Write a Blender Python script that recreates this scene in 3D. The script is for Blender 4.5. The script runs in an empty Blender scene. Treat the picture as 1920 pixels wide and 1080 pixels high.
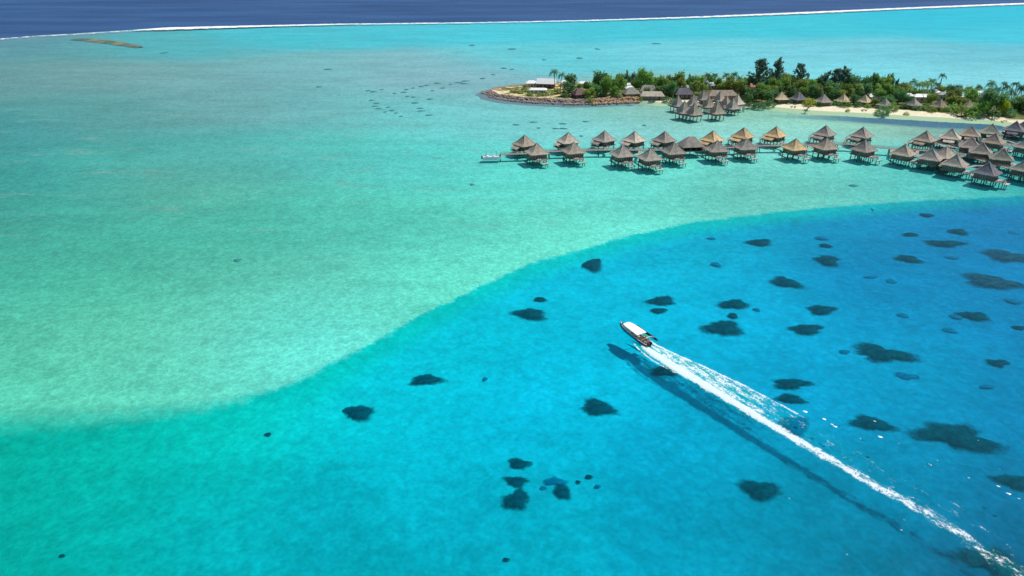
import bpy, math, random
import numpy as np
from mathutils import Vector, Matrix
R = math.radians
rnd = random.Random(7)
S = bpy.context.scene
C = S.collection

# ---------------- camera, sky, sun, exposure ----------------
PITCH = R(25.2); F = 1297.0; H = 88.0
cp, sp = math.cos(PITCH), math.sin(PITCH)
cam = bpy.data.objects.new('camera', bpy.data.cameras.new('camera')); C.objects.link(cam)
cam.location = (0, 0, H); cam.rotation_euler = (R(90) - PITCH, 0, 0)
cam.data.sensor_width = 36; cam.data.lens = 36 * F / 1920
cam.data.clip_start = 1; cam.data.clip_end = 80000
S.camera = cam
W = bpy.data.worlds.new('World'); S.world = W; W.use_nodes = True
SUN_EL = R(54); SUN_AZ = R(58)        # azimuth clockwise from +Y
nt = W.node_tree; bg = nt.nodes['Background']
sky = nt.nodes.new('ShaderNodeTexSky'); sky.sky_type = 'NISHITA'; sky.sun_disc = False
sky.sun_elevation = SUN_EL; sky.sun_rotation = SUN_AZ; sky.air_density = 1.0; sky.dust_density = 0.6
nt.links.new(sky.outputs[0], bg.inputs[0]); bg.inputs[1].default_value = 0.09
sl = bpy.data.lights.new('sun', 'SUN'); sl.energy = 4.2; sl.angle = R(1.2); sl.color = (1.0, 0.96, 0.9)
so = bpy.data.objects.new('sun', sl); C.objects.link(so)
sd = Vector((math.sin(SUN_AZ) * math.cos(SUN_EL), math.cos(SUN_AZ) * math.cos(SUN_EL), math.sin(SUN_EL)))
so.rotation_euler = sd.to_track_quat('Z', 'Y').to_euler(); so.location = sd * 300
vs = S.view_settings; vs.view_transform = 'Standard'; vs.look = 'None'; vs.exposure = 0; vs.gamma = 1
S.render.engine = 'CYCLES'
S.cycles.transparent_max_bounces = 16; S.cycles.max_bounces = 6; S.cycles.caustics_reflective = False

def at(x, y, z=0.0):
    a = (x - 960) / F; b = -(y - 540) / F
    d = Vector((a, cp + b * sp, -sp + b * cp))
    t = (z - H) / d.z
    return Vector((d.x * t, d.y * t, z))
def pxm(x, y): return F / (H / (sp - (540 - y) / F * cp))   # photo pixels per metre at the water there

# ---------------- helpers ----------------
def lin(c):
    return tuple(((v / 255) / 12.92 if v / 255 <= 0.04045 else ((v / 255 + 0.055) / 1.055) ** 2.4) for v in c)
def tag(o, label=None, cat=None, group=None, kind=None):
    if label: o['label'] = label
    if cat: o['category'] = cat
    if group: o['group'] = group
    if kind: o['kind'] = kind
    return o
def empty(name, loc=(0, 0, 0), rz=0.0, sc=1.0):
    o = bpy.data.objects.new(name, None); C.objects.link(o)
    o.location = loc; o.rotation_euler = (0, 0, rz); o.scale = (sc, sc, sc) if not hasattr(sc, '__len__') else sc
    return o
class MB:
    def __init__(s): s.v = []; s.f = []
    def add(s, vs_, fs):
        b = len(s.v); s.v += [tuple(v) for v in vs_]; s.f += [tuple(i + b for i in f) for f in fs]; return s
    def box(s, cx, cy, cz, sx, sy, sz, rz=0.0, tilt=None):
        m = Matrix.Rotation(rz, 3, 'Z')
        if tilt: m = m @ Matrix.Rotation(tilt[0], 3, 'X') @ Matrix.Rotation(tilt[1], 3, 'Y')
        vv = []
        for dz in (-.5, .5):
            for dx, dy in ((-.5, -.5), (.5, -.5), (.5, .5), (-.5, .5)):
                vv.append(m @ Vector((dx * sx, dy * sy, dz * sz)) + Vector((cx, cy, cz)))
        return s.add(vv, [(3, 2, 1, 0), (4, 5, 6, 7), (0, 1, 5, 4), (1, 2, 6, 5), (2, 3, 7, 6), (3, 0, 4, 7)])
    def tube(s, pts, rad, n=6):
        pts = [Vector(p) for p in pts]; rs = rad if hasattr(rad, '__len__') else [rad] * len(pts)
        rings = []
        for i, p in enumerate(pts):
            d = (pts[min(i + 1, len(pts) - 1)] - pts[max(i - 1, 0)]).normalized()
            a = d.cross(Vector((0, 0, 1)))
            if a.length < .05: a = d.cross(Vector((1, 0, 0)))
            a.normalize(); b = d.cross(a)
            rings.append([p + (a * math.cos(2 * math.pi * k / n) + b * math.sin(2 * math.pi * k / n)) * rs[i] for k in range(n)])
        fs = []
        for i in range(len(pts) - 1):
            for k in range(n):
                fs.append((i * n + k, i * n + (k + 1) % n, (i + 1) * n + (k + 1) % n, (i + 1) * n + k))
        fs.append(tuple(range(n - 1, -1, -1))); fs.append(tuple((len(pts) - 1) * n + k for k in range(n)))
        return s.add([v for r in rings for v in r], fs)
    def build(s, name, mat, parent=None, smooth=False):
        me = bpy.data.meshes.new(name); me.from_pydata(s.v, [], s.f); me.update()
        me.materials.append(mat)
        if smooth: me.polygons.foreach_set('use_smooth', [True] * len(me.polygons))
        o = bpy.data.objects.new(name, me); C.objects.link(o)
        if parent: o.parent = parent
        return o
def kids(o): return list(o.children)
def copy_tree(o, parent=None):
    c = o.copy(); C.objects.link(c); c.parent = parent
    for ch in kids(o): copy_tree(ch, c)
    return c
def set_mat(root, part, mat):
    for ch in root.children:
        if ch.name.split('.')[0] == part:
            ch.material_slots[0].link = 'OBJECT'; ch.material_slots[0].material = mat

# materials
class NT:
    def __init__(s, name):
        s.m = bpy.data.materials.new(name); s.m.use_nodes = True; s.t = s.m.node_tree; s.n = s.t.nodes; s.l = s.t.links
        s.b = s.n['Principled BSDF']; s.out = s.n['Material Output']
    def new(s, t, **k):
        n = s.n.new(t)
        for a, b in k.items(): setattr(n, a, b)
        return n
    def link(s, a, b): s.l.new(a, b)
    def val(s, sock, v):
        if hasattr(v, 'is_linked') or hasattr(v, 'links'): s.link(v, sock)
        else: sock.default_value = v
    def math(s, op, a, b=0.0, c=None, clamp=False):
        n = s.new('ShaderNodeMath', operation=op, use_clamp=clamp); s.val(n.inputs[0], a); s.val(n.inputs[1], b)
        if c is not None: s.val(n.inputs[2], c)
        return n.outputs[0]
    def mix(s, f, a, b, mode='MIX'):
        n = s.new('ShaderNodeMix', data_type='RGBA', blend_type=mode); s.val(n.inputs[0], f)
        for i, v in ((6, a), (7, b)):
            if isinstance(v, tuple): n.inputs[i].default_value = (*v[:3], 1)
            else: s.link(v, n.inputs[i])
        return n.outputs[2]
    def noise(s, scale, detail=3, rough=.5, vec=None, stretch=None, dist=0.0, w=None):
        n = s.new('ShaderNodeTexNoise'); n.inputs['Scale'].default_value = scale; n.inputs['Detail'].default_value = detail
        n.inputs['Roughness'].default_value = rough; n.inputs['Distortion'].default_value = dist
        if vec is None: vec = s.coord()
        if stretch:
            mp = s.new('ShaderNodeMapping'); mp.inputs['Scale'].default_value = stretch[:3]
            if len(stretch) > 3: mp.inputs['Rotation'].default_value = (0, 0, stretch[3])
            s.link(vec, mp.inputs[0]); vec = mp.outputs[0]
        s.link(vec, n.inputs['Vector']); return n.outputs[0]
    def coord(s, k='Object'): return s.new('ShaderNodeTexCoord').outputs[k]
    def pos(s): return s.new('ShaderNodeNewGeometry').outputs['Position']
    def attr(s, name): return s.new('ShaderNodeAttribute', attribute_name=name)
    def ramp(s, x, lo, hi, a=0.0, b=1.0):
        n = s.new('ShaderNodeMapRange', interpolation_type='SMOOTHSTEP'); s.val(n.inputs[0], x)
        for i, v in zip((1, 2, 3, 4), (lo, hi, a, b)): n.inputs[i].default_value = v
        return n.outputs[0]
    def bump(s, h, st, dist=.1):
        n = s.new('ShaderNodeBump'); n.inputs['Strength'].default_value = st; n.inputs['Distance'].default_value = dist
        s.link(h, n.inputs['Height']); return n.outputs[0]
def simple(name, rgb, rough=.7, var=.15, scale=3.0, world=False, spec=.3, bump=0.0, metal=0.0, rand=0.0, stretch=None):
    m = NT(name); c = lin(rgb)
    v = m.pos() if world else m.coord()
    f = m.noise(scale, 4, .6, v, stretch)
    col = m.mix(m.ramp(f, .3, .7), tuple(x * (1 - var) for x in c), tuple(min(x * (1 + var), .95) for x in c))
    if rand:
        oi = m.new('ShaderNodeObjectInfo'); r = m.math('MULTIPLY_ADD', oi.outputs['Random'], rand * 2, 1 - rand)
        hs = m.new('ShaderNodeHueSaturation'); m.link(col, hs.inputs['Color']); m.link(r, hs.inputs['Value'])
        h = m.math('MULTIPLY_ADD', oi.outputs['Random'], -.05, .525); m.link(h, hs.inputs['Hue']); col = hs.outputs[0]
    m.link(col, m.b.inputs['Base Color']); m.b.inputs['Roughness'].default_value = rough
    m.b.inputs['Specular IOR Level'].default_value = spec; m.b.inputs['Metallic'].default_value = metal
    if bump: m.link(m.bump(f, bump), m.b.inputs['Normal'])
    return m.m

# ---------------- sea bed colour survey: seen colours by place, with cloud shade and vignetting baked in ----------------
SHELF = """0 85 88 148 165;100 95 90 165 165;300 90 80 185 190;600 70 70 200 210;900 60 70 208 220;1200 60 62 205 218;1500 52 55 205 218;1800 42 40 200 220;1915 60 60 205 222
0 150 98 160 158;200 140 112 168 165;400 150 112 178 178;600 130 115 190 190;800 130 128 190 195;1000 110 95 210 215;1300 100 110 215 222;1600 100 108 208 218;1850 115 100 198 210;1600 130 120 222 228;1850 140 130 225 230
0 250 68 158 155;200 215 88 165 160;400 200 105 172 170;600 200 108 188 185;800 205 105 205 200;900 225 112 215 208;1100 225 125 222 215;1350 225 138 230 220;1500 245 138 232 220;850 165 130 185 190;1000 198 120 200 200;1150 200 125 195 180;1220 195 140 185 165
1450 207 145 205 170;1550 212 150 205 165;1700 221 140 195 165;1850 228 110 165 165;1400 205 145 205 170
0 350 60 163 152;200 320 70 178 165;400 300 80 182 172;600 290 85 195 182;800 300 88 215 202;950 340 95 224 206;1200 340 105 230 210;1500 330 118 232 214;1700 330 105 228 212;1850 350 70 195 185;1900 362 50 170 170
0 450 68 172 152;200 430 72 182 160;350 350 92 182 160;400 420 75 188 165;600 420 82 198 175;800 420 88 212 188;1000 430 98 220 195;1200 410 102 226 205;1380 385 92 190 175;1500 378 100 200 180;1620 368 85 185 172;1750 345 80 205 195
0 550 70 185 160;200 550 78 192 162;400 550 88 200 172;600 560 98 205 180;800 540 95 222 195;900 500 100 226 200
0 650 92 205 172;200 650 98 208 175;400 650 104 212 185;600 620 96 225 205;600 680 100 228 212
0 745 88 212 180;250 740 90 212 182;420 730 92 215 190;550 700 98 225 205"""
DEEP = """0 800 20 192 172;200 820 20 195 176;400 800 12 200 182;500 750 5 208 195;0 900 12 182 168;200 910 12 184 174
0 1000 8 174 166;200 1000 5 177 176;400 900 5 190 194;400 1000 5 176 188
600 760 0 205 220;700 700 0 205 228;800 640 0 205 225;900 600 0 202 225;1050 560 0 195 225;1200 500 0 190 222;1350 450 0 178 212;1500 430 0 163 205;1650 410 0 150 195;1850 400 0 132 185
600 900 0 185 205;800 850 0 190 215;1000 750 5 195 230;1100 650 8 197 232;1300 600 5 185 225;1450 560 10 175 220;1700 550 15 155 205;1870 560 12 138 192
1600 480 0 135 190;1800 470 5 130 185;1700 520 20 145 195
600 1050 0 168 185;900 1050 0 168 190;1000 950 5 178 205;1300 850 5 175 215;1300 1000 5 160 192;1500 950 5 150 185;1600 1050 0 128 162;1700 700 20 160 205;1880 750 15 140 190;1850 950 10 122 165;1700 900 5 142 182;1550 700 15 172 218;1700 800 8 155 200;1900 1060 5 95 130"""
EDGE = [(-400, 790), (0, 780), (200, 774), (350, 763), (450, 751), (520, 733), (600, 700), (700, 645), (800, 590), (900, 540), (1000, 497), (1100, 468), (1200, 441), (1300, 420), (1450, 402), (1600, 388), (1750, 379), (1920, 371), (2300, 360)]
REEF = [(-500, 112), (-200, 90), (0, 74), (60, 69), (150, 64), (240, 58), (300, 54), (450, 50), (640, 46), (900, 43), (1100, 39), (1300, 33), (1500, 25), (1700, 16), (1900, 8), (2100, 2), (2500, -6)]
def parse(t):
    a = np.array([[float(v) for v in e.split()] for l in t.splitlines() for e in l.split(';')])
    c = a[:, 2:] / 255; c = np.where(c <= .04045, c / 12.92, ((c + .055) / 1.055) ** 2.4)
    return a[:, 0], a[:, 1], c
def lnd(y): return np.log(H / np.maximum(sp - (540 - y) / F * cp, .015))
def colours(tab, u, v):
    x, y, c = parse(tab); u = np.clip(u, 0, 1920); lv = lnd(np.minimum(v, 1075)); ly = lnd(y)
    out = np.zeros((len(u), 3)); ws = np.zeros(len(u))
    for i in range(len(x)):
        w = np.exp(-.5 * (((u - x[i]) / 95) ** 2 + ((lv - ly[i]) / .085) ** 2)) + 1e-4 * np.exp(-.5 * (((u - x[i]) / 260) ** 2 + ((lv - ly[i]) / .3) ** 2)) + 1e-12
        out += w[:, None] * c[i]; ws += w
    return out / ws[:, None]
KSH = np.array([1.08, 1.39, 1.40]); KDP = np.array([2.2, 1.47, 1.58])     # light on the bottom through the water, to turn seen colour into albedo
SCAT = np.array([.004, .030, .040])   # light the water itself scatters back
def albedo(c, k): return np.clip((c / k - SCAT) / .86, .001, .9)
EX = [p[0] for p in EDGE]; EY = [p[1] for p in EDGE]; RX = [p[0] for p in REEF]; RY = [p[1] for p in REEF]
def grid_mesh(name, X, Y, Z, attrs, mat, fmask=None, smooth=True):
    n, m = X.shape
    me = bpy.data.meshes.new(name)
    idx = np.arange(n * m).reshape(n, m)
    q = np.stack([idx[:-1, :-1], idx[:-1, 1:], idx[1:, 1:], idx[1:, :-1]], -1).reshape(-1, 4)
    if fmask is not None: q = q[fmask.reshape(-1)]
    me.vertices.add(n * m); me.vertices.foreach_set('co', np.stack([X, Y, Z], -1).astype(np.float32).ravel())
    me.loops.add(len(q) * 4); me.loops.foreach_set('vertex_index', q.astype(np.int32).ravel())
    me.polygons.add(len(q)); me.polygons.foreach_set('loop_start', np.arange(0, len(q) * 4, 4, dtype=np.int32))
    me.polygons.foreach_set('use_smooth', np.full(len(q), smooth))
    me.update(calc_edges=True); me.validate()
    for k, a in attrs.items():
        if a.shape[-1] == 3 and a.ndim == 3:
            t = me.color_attributes.new(k, 'FLOAT_COLOR', 'POINT'); c4 = np.ones((n * m, 4), np.float32); c4[:, :3] = a.reshape(-1, 3)
            t.data.foreach_set('color', c4.ravel())
        else:
            t = me.attributes.new(k, 'FLOAT', 'POINT'); t.data.foreach_set('value', a.astype(np.float32).ravel())
    me.materials.append(mat)
    o = bpy.data.objects.new(name, me); C.objects.link(o); return o
def survey(X, Y, zref):
    # where a bottom point lies on the survey sheet
    dy = Y * cp - (zref - H) * sp; up = Y * sp + (zref - H) * cp
    return 960 + X / dy * F, 540 - up / dy * F
def smooth01(t): t = np.clip(t, 0, 1); return t * t * (3 - 2 * t)

# sea bed material
m = NT('sea_bed')
P = m.pos()
def warp_pos(m, P, sc, amt):
    n = m.new('ShaderNodeTexNoise'); n.inputs['Scale'].default_value = sc; n.inputs['Detail'].default_value = 2; m.link(P, n.inputs['Vector'])
    a = m.new('ShaderNodeVectorMath', operation='MULTIPLY_ADD'); m.link(n.outputs['Color'], a.inputs[0]); a.inputs[1].default_value = (amt,) * 3; m.link(P, a.inputs[2])
    return a.outputs[0]
edge = m.attr('edge').outputs['Fac']; soft = m.attr('soft').outputs['Fac']
en = m.math('ADD', m.math('MULTIPLY_ADD', m.noise(.35, 4, .65, P), 5.0, -2.5), m.math('MULTIPLY_ADD', m.noise(.06, 4, .7, P), 3.0, -1.5))
en2 = m.math('MULTIPLY_ADD', m.noise(1.6, 3, .6, P), 2.6, -1.3)
e = m.math('ADD', m.math('ADD', edge, en2), en)
ef = m.ramp(m.math('DIVIDE', e, soft), -.4, 1.2)
col = m.mix(ef, m.attr('shelf').outputs['Color'], m.attr('deep').outputs['Color'])
col = m.mix(m.math('MULTIPLY', m.math('MULTIPLY', ef, m.ramp(edge, 1, 13, 1, 0)), m.attr('rim').outputs['Fac']), col, lin((0, 178, 160)))
# sand patches, algae streaks, ripples; caustic light speckle and veins painted in
shelfamt = m.math('SUBTRACT', 1.0, ef)
st = m.noise(.013, 5, .62, P, (1, 2.6, 1), .6); st2 = m.noise(.06, 5, .65, P, (1, 2.2, 1), .5)
k = m.math('MULTIPLY_ADD', m.ramp(st, .35, .65), .14, .93); k2 = m.math('MULTIPLY_ADD', m.ramp(st2, .35, .65), .07, .965)
alg = m.math('MULTIPLY', m.ramp(m.noise(.021, 6, .68, P, (1, 3.0, 1), .8), .55, .72), m.math('MULTIPLY', shelfamt, m.attr('algae').outputs['Fac']))
fine = m.math('MULTIPLY_ADD', m.ramp(m.noise(.9, 4, .7, warp_pos(m, P, .8, 1.2), (1, 1, 1, .5)), .33, .67), .20, .90)
vor = m.new('ShaderNodeTexVoronoi', feature='SMOOTH_F1'); vor.inputs['Scale'].default_value = .42; vor.inputs['Smoothness'].default_value = .6
m.link(warp_pos(m, P, .35, 3.0), vor.inputs['Vector'])
rip_caustic = m.math('MULTIPLY_ADD', m.ramp(vor.outputs['Distance'], .1, .9), -.20, 1.10)
med = m.math('MULTIPLY_ADD', m.ramp(m.noise(.17, 4, .6, warp_pos(m, P, .1, 4.0), (1, .55, 1, .2)), .33, .67), .08, .96)
cv_ = m.new('ShaderNodeTexVoronoi', feature='DISTANCE_TO_EDGE'); cv_.inputs['Scale'].default_value = .5; m.link(warp_pos(m, P, .6, 2.2), cv_.inputs['Vector'])
caustic_vein = m.math('MULTIPLY_ADD', m.ramp(cv_.outputs['Distance'], 0, .16, 1, 0), m.math('MULTIPLY_ADD', shelfamt, .10, .08), .985)
tot = m.math('MULTIPLY', m.math('MULTIPLY', m.math('MULTIPLY', k, k2), m.math('MULTIPLY', fine, rip_caustic)), m.math('MULTIPLY', med, caustic_vein))
col = m.mix(m.math('MULTIPLY', alg, .75), col, lin((122, 156, 142)))
speck = m.ramp(m.noise(.5, 2, .5, P, (1, 1, 1, .3)), .72, .76)
col = m.mix(m.math('MULTIPLY', speck, m.math('MULTIPLY', shelfamt, .18)), col, lin((40, 110, 100)))
tot = m.math('MULTIPLY', tot, m.math('MULTIPLY_ADD', m.ramp(e, -26, -1), .10, 1.0))
vm = m.new('ShaderNodeVectorMath', operation='SCALE'); m.link(col, vm.inputs[0]); m.link(tot, vm.inputs['Scale'])
# the ocean floor drops away past the reef
sea = m.attr('sea').outputs['Fac']
sn = m.math('ADD', sea, m.math('MULTIPLY_ADD', m.noise(.02, 3, .6, P), 30.0, -15.0))
oc = m.mix(m.ramp(m.noise(.0025, 5, .6, P, (1, 2.5, 1)), .3, .7), lin((44, 58, 112)), lin((60, 84, 136)))
rf = m.ramp(m.noise(.02, 4, .7, P, (1, 2, 1)), .3, .7, .35, .85)
crest = m.math('MULTIPLY', m.ramp(sn, -75, -12), m.math('MULTIPLY', rf, m.attr('crest').outputs['Fac']))
c2 = m.mix(crest, vm.outputs[0], lin((128, 148, 160)))
c3 = m.mix(m.ramp(sn, -6, 16), c2, oc)
m.link(c3, m.b.inputs['Base Color']); m.b.inputs['Roughness'].default_value = .95; m.b.inputs['Specular IOR Level'].default_value = 0.0
SEABED = m.m

rows = np.concatenate([np.geomspace(55, 2300, 470), np.geomspace(2450, 30000, 24)])
t = np.linspace(-1, 1, 640)
YY = np.repeat(rows[:, None], len(t), 1); XX = t[None, :] * (YY * 1.45 + 90)
u, v = survey(XX.ravel(), YY.ravel(), -2.5)
ed = (v - np.interp(u, EX, EY)); mpp = np.gradient(rows)[:, None] * 0
# convert survey offset to metres on the bottom
v_edge = np.interp(u, EX, EY)
def ground_y(v): b = -(v - 540) / F; return (H + 2.5) / np.maximum(sp - b * cp, .02) * (cp + b * sp)
edm = (ground_y(v_edge) - YY.ravel())
slope = np.interp(u, [0, 450, 650, 1300, 1920], [1, .95, .72, .8, .95]); edm = edm * slope
seam = YY.ravel() - ground_y(np.interp(u, RX, RY))
deepf = smooth01((edm + 1) / np.interp(u, [0, 420, 700, 1920], [34, 30, 16, 14])) * (v > 300)
Z = -1.5 - 2.3 * deepf - 9 * smooth01((seam - 5) / 60)
Z += .12 * np.sin(XX.ravel() * .21 + YY.ravel() * .13) * deepf
sh = albedo(colours(SHELF, u, v), KSH); dp = albedo(colours(DEEP, u, v), KDP)
# darker band off the beach: deeper channel, with cloud shade put into the colour
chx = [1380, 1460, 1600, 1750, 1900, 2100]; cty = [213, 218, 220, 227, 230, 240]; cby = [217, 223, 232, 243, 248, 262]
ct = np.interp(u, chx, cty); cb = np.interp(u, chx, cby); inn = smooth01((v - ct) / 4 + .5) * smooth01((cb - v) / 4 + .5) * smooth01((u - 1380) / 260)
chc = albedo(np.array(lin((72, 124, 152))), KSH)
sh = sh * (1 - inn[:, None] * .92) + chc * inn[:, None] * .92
algae = np.interp(u, [0, 700, 1000, 1300], [1, 1, .5, .12]) * smooth01((520 - v) / 120)
crest = np.interp(u, [0, 500, 900, 1400, 1900], [.95, .8, .35, .15, .1])
soft = np.interp(u, [0, 350, 520, 700], [8.0, 5.0, 1.7, 1.5])
sh3 = np.clip(sh, 0, .9).reshape(*XX.shape, 3); dp3 = np.clip(dp, 0, .9).reshape(*XX.shape, 3)
rs = lambda a: a.reshape(XX.shape)
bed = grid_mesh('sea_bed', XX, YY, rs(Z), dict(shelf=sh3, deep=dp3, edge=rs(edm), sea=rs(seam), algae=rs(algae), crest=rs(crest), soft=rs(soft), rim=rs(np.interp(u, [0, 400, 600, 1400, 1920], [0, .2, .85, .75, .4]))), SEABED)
tag(bed, kind='structure')
def bed_z(x, y):
    u, v = survey(np.array([x]), np.array([y]), -2.5)
    e = (ground_y(np.interp(u, EX, EY)) - y)[0] * np.interp(u, [0, 450, 650, 1300, 1920], [1, .95, .72, .8, .95])[0]
    return -1.5 - 2.3 * float(smooth01(np.array((e + 1) / np.interp(u, [0, 420, 700, 1920], [34, 30, 16, 14])[0])))

# water surface
m = NT('lagoon_water'); m.n.remove(m.b)
P = m.pos()
h1 = m.noise(.55, 4, .6, P, (1, .8, 1, .5)); h2 = m.noise(.09, 3, .5, P, (1, 1.6, 1, .3)); h3 = m.noise(2.2, 3, .6, P)
hh = m.math('ADD', m.math('MULTIPLY', h1, .5), m.math('ADD', m.math('MULTIPLY', h2, 1.2), m.math('MULTIPLY', h3, .12)))
bn = m.bump(hh, .5, .35)
tr = m.new('ShaderNodeBsdfTransparent'); tr.inputs[0].default_value = (.93, .985, 1.0, 1)
gl = m.new('ShaderNodeBsdfGlossy'); gl.inputs['Roughness'].default_value = .17; m.link(bn, gl.inputs['Normal']); gl.inputs[0].default_value = (.9, .95, 1, 1)
fr = m.new('ShaderNodeFresnel'); fr.inputs['IOR'].default_value = 1.33; m.link(bn, fr.inputs['Normal'])
ff = m.math('MINIMUM', m.math('MULTIPLY', fr.outputs[0], .32), .08)
mx = m.new('ShaderNodeMixShader'); m.link(ff, mx.inputs[0]); m.link(tr.outputs[0], mx.inputs[1]); m.link(gl.outputs[0], mx.inputs[2])
sc_d = m.new('ShaderNodeBsdfDiffuse'); sc_d.inputs[0].default_value = (.0, .5, .64, 1)
mx0 = m.new('ShaderNodeMixShader'); mx0.inputs[0].default_value = .055; m.link(tr.outputs[0], mx0.inputs[1]); m.link(sc_d.outputs[0], mx0.inputs[2]); m.link(mx0.outputs[0], mx.inputs[1])
m.link(mx.outputs[0], m.out.inputs['Surface'])
me = bpy.data.meshes.new('water'); me.from_pydata([(-34000, -3000, 0), (34000, -3000, 0), (34000, 31000, 0), (-34000, 31000, 0)], [], [(0, 1, 2, 3)]); me.materials.append(m.m)
wo = bpy.data.objects.new('water', me); C.objects.link(wo); tag(wo, kind='structure')

# ---------------- surf along the outer reef ----------------
m = NT('surf_foam')
P = m.pos(); a = m.attr('foam').outputs['Fac']
n1 = m.noise(.06, 5, .7, P, (1, 2, 1)); n2 = m.noise(.3, 3, .6, P)
den = m.math('ADD', a, m.math('ADD', m.math('MULTIPLY_ADD', n1, 2.0, -1.05), m.math('MULTIPLY_ADD', n2, .9, -.45)))
m.link(m.ramp(den, .3, .75), m.b.inputs['Alpha']); m.b.inputs['Base Color'].default_value = (.9, .92, .93, 1); m.b.inputs['Roughness'].default_value = .9
SURF = m.m
us = np.linspace(-450, 2450, 1250); wv = np.linspace(-1, 1, 11)
ys = np.interp(us, RX, RY)
PT = np.array([tuple(at(a_, b_)) for a_, b_ in zip(us, ys)])
wid = np.interp(us, [-60, 0, 120, 235, 290, 320, 400, 520, 700, 1000, 1300, 1500, 1700, 2010], [7, 7, 8, 9, 20, 30, 26, 16, 11, 12, 24, 30, 30, 38]) * .8
shift = np.interp(us, [0, 300, 400, 600], [0, 8, 8, 0])
Xs = np.repeat(PT[:, :1], 11, 1); Ys = PT[:, 1:2] + wv[None, :] * wid[:, None] * 1.5 - shift[:, None]
rng = np.random.RandomState(3)
base = np.interp(us, [-60, 235, 300, 420, 700, 1000, 1500, 2010], [.72, .62, 1.15, 1.1, .8, .72, .9, .9]) + rng.normal(0, .06, len(us))
fo = base[:, None] * (1 - np.abs(wv)[None, :] ** 1.6 * 1.15)
Zs = .15 + 1.6 * np.clip(fo, 0, 1) * (.6 + .4 * rng.rand(*fo.shape)) * (wv[None, :] * .3 + .7)
tag(grid_mesh('surf', Xs, Ys, Zs, dict(foam=fo), SURF), 'long white line of surf breaking along the outer reef', 'surf', kind='stuff')

# ---------------- island terrain ----------------
ISL = [(909, 173), (919, 180), (950, 186), (1000, 190), (1060, 193), (1110, 193), (1160, 190), (1205, 189), (1250, 191), (1320, 192), (1395, 196), (1430, 197), (1480, 202), (1520, 206), (1560, 208), (1600, 210), (1650, 213), (1720, 217), (1790, 221), (1850, 224), (1890, 228), (1935, 240), (2150, 262),
       (2150, 192), (1960, 188), (1900, 186), (1840, 180), (1760, 173), (1650, 167), (1500, 163), (1350, 160), (1200, 158), (1100, 157), (1040, 156), (990, 159), (950, 163), (921, 167)]
def sdf_poly(poly, X, Y):
    d = np.full(X.shape, 1e9); ins = np.zeros(X.shape, bool)
    n = len(poly)
    for i in range(n):
        ax, ay = poly[i]; bx, by = poly[(i + 1) % n]; ex, ey = bx - ax, by - ay
        tt = np.clip(((X - ax) * ex + (Y - ay) * ey) / (ex * ex + ey * ey), 0, 1)
        d = np.minimum(d, np.hypot(X - ax - tt * ex, Y - ay - tt * ey))
        c = ((ay > Y) != (by > Y)) & (X < (bx - ax) * (Y - ay) / (by - ay + 1e-12) + ax); ins ^= c
    return np.where(ins, d, -d)
def wob(X, Y, s, seed):
    r = np.random.RandomState(seed); o = 0
    for k in range(7):
        f = s * (1 + k * .8); a = r.rand() * 6.28; o = o + np.sin((X * math.cos(a) + Y * math.sin(a)) * f + r.rand() * 6.28) / (1 + k * .6)
    return o / 2.5
isl = [tuple(at(x, y, .2))[:2] for x, y in ISL]
xs = np.arange(min(p[0] for p in isl) - 8, 390, 1.3); ysr = np.arange(min(p[1] for p in isl) - 8, max(p[1] for p in isl) + 8, 1.3)
XI, YI = np.meshgrid(xs, ysr)
sdI = sdf_poly(isl, XI, YI) + wob(XI, YI, .12, 5) * 1.2
ui, vi = survey(XI.ravel(), YI.ravel(), .5); ui = ui.reshape(XI.shape); vi = vi.reshape(XI.shape)
rock = np.interp(ui, [900, 1180, 1215, 1235], [1, 1, .3, 0]) 
hI = np.where(sdI > 0, 1.3 * smooth01(sdI / np.where(rock > .5, 5, 12)), sdI * .2) + .12 * wob(XI, YI, .5, 9) * (sdI > 2)
hI += rock * smooth01(sdI / 2) * smooth01((7 - sdI) / 4) * (.8 + .5 * wob(XI, YI, 1.7, 12))
frontw = np.interp(ui, [900, 1200, 1240, 1400, 1430, 1480, 1900], [7, 8, 10, 3, 9, 13, 13])
back = smooth01((YI - np.interp(XI, [p[0] for p in isl[:23]], [p[1] for p in isl[:23]]) - 22) / 4)
sand = smooth01((frontw + 2.5 * wob(XI, YI, .25, 21) - sdI) / 4 + .5) * (1 - back)
m = NT('island_ground'); P = m.pos()
g = m.mix(m.ramp(m.noise(.12, 5, .6, P), .35, .65), lin((74, 86, 50)), lin((118, 120, 74)))
g = m.mix(m.math('MULTIPLY', m.attr('rock').outputs['Fac'], m.ramp(m.noise(.16, 4, .6, P), .44, .58)), g, lin((222, 200, 152)))
sc_ = m.mix(m.ramp(m.noise(.4, 4, .6, P), .3, .7), lin((226, 214, 178)), lin((243, 233, 202)))
rk = m.mix(m.ramp(m.noise(.6, 5, .7, P), .3, .7), lin((88, 80, 78)), lin((176, 150, 138)))
rk = m.mix(m.ramp(m.noise(.07, 3, .5, P), .55, .7), rk, lin((176, 140, 104)))
sh_ = m.attr('shore').outputs['Fac']
g = m.mix(m.attr('sand').outputs['Fac'], g, sc_)
rf = m.math('MULTIPLY', m.attr('rock').outputs['Fac'], m.ramp(m.math('ADD', sh_, m.math('MULTIPLY_ADD', m.noise(.3, 3, .6, P), 6.0, -3.0)), 5.5, 7.5, 1, 0))
g = m.mix(rf, g, rk)
wet = m.mix(m.attr('rock').outputs['Fac'], lin((196, 212, 164)), lin((122, 134, 136)))
g = m.mix(m.ramp(sh_, -1.0, .6, 1, 0), g, wet)
m.link(g, m.b.inputs['Base Color']); m.b.inputs['Roughness'].default_value = .95; m.b.inputs['Specular IOR Level'].default_value = .1
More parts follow.
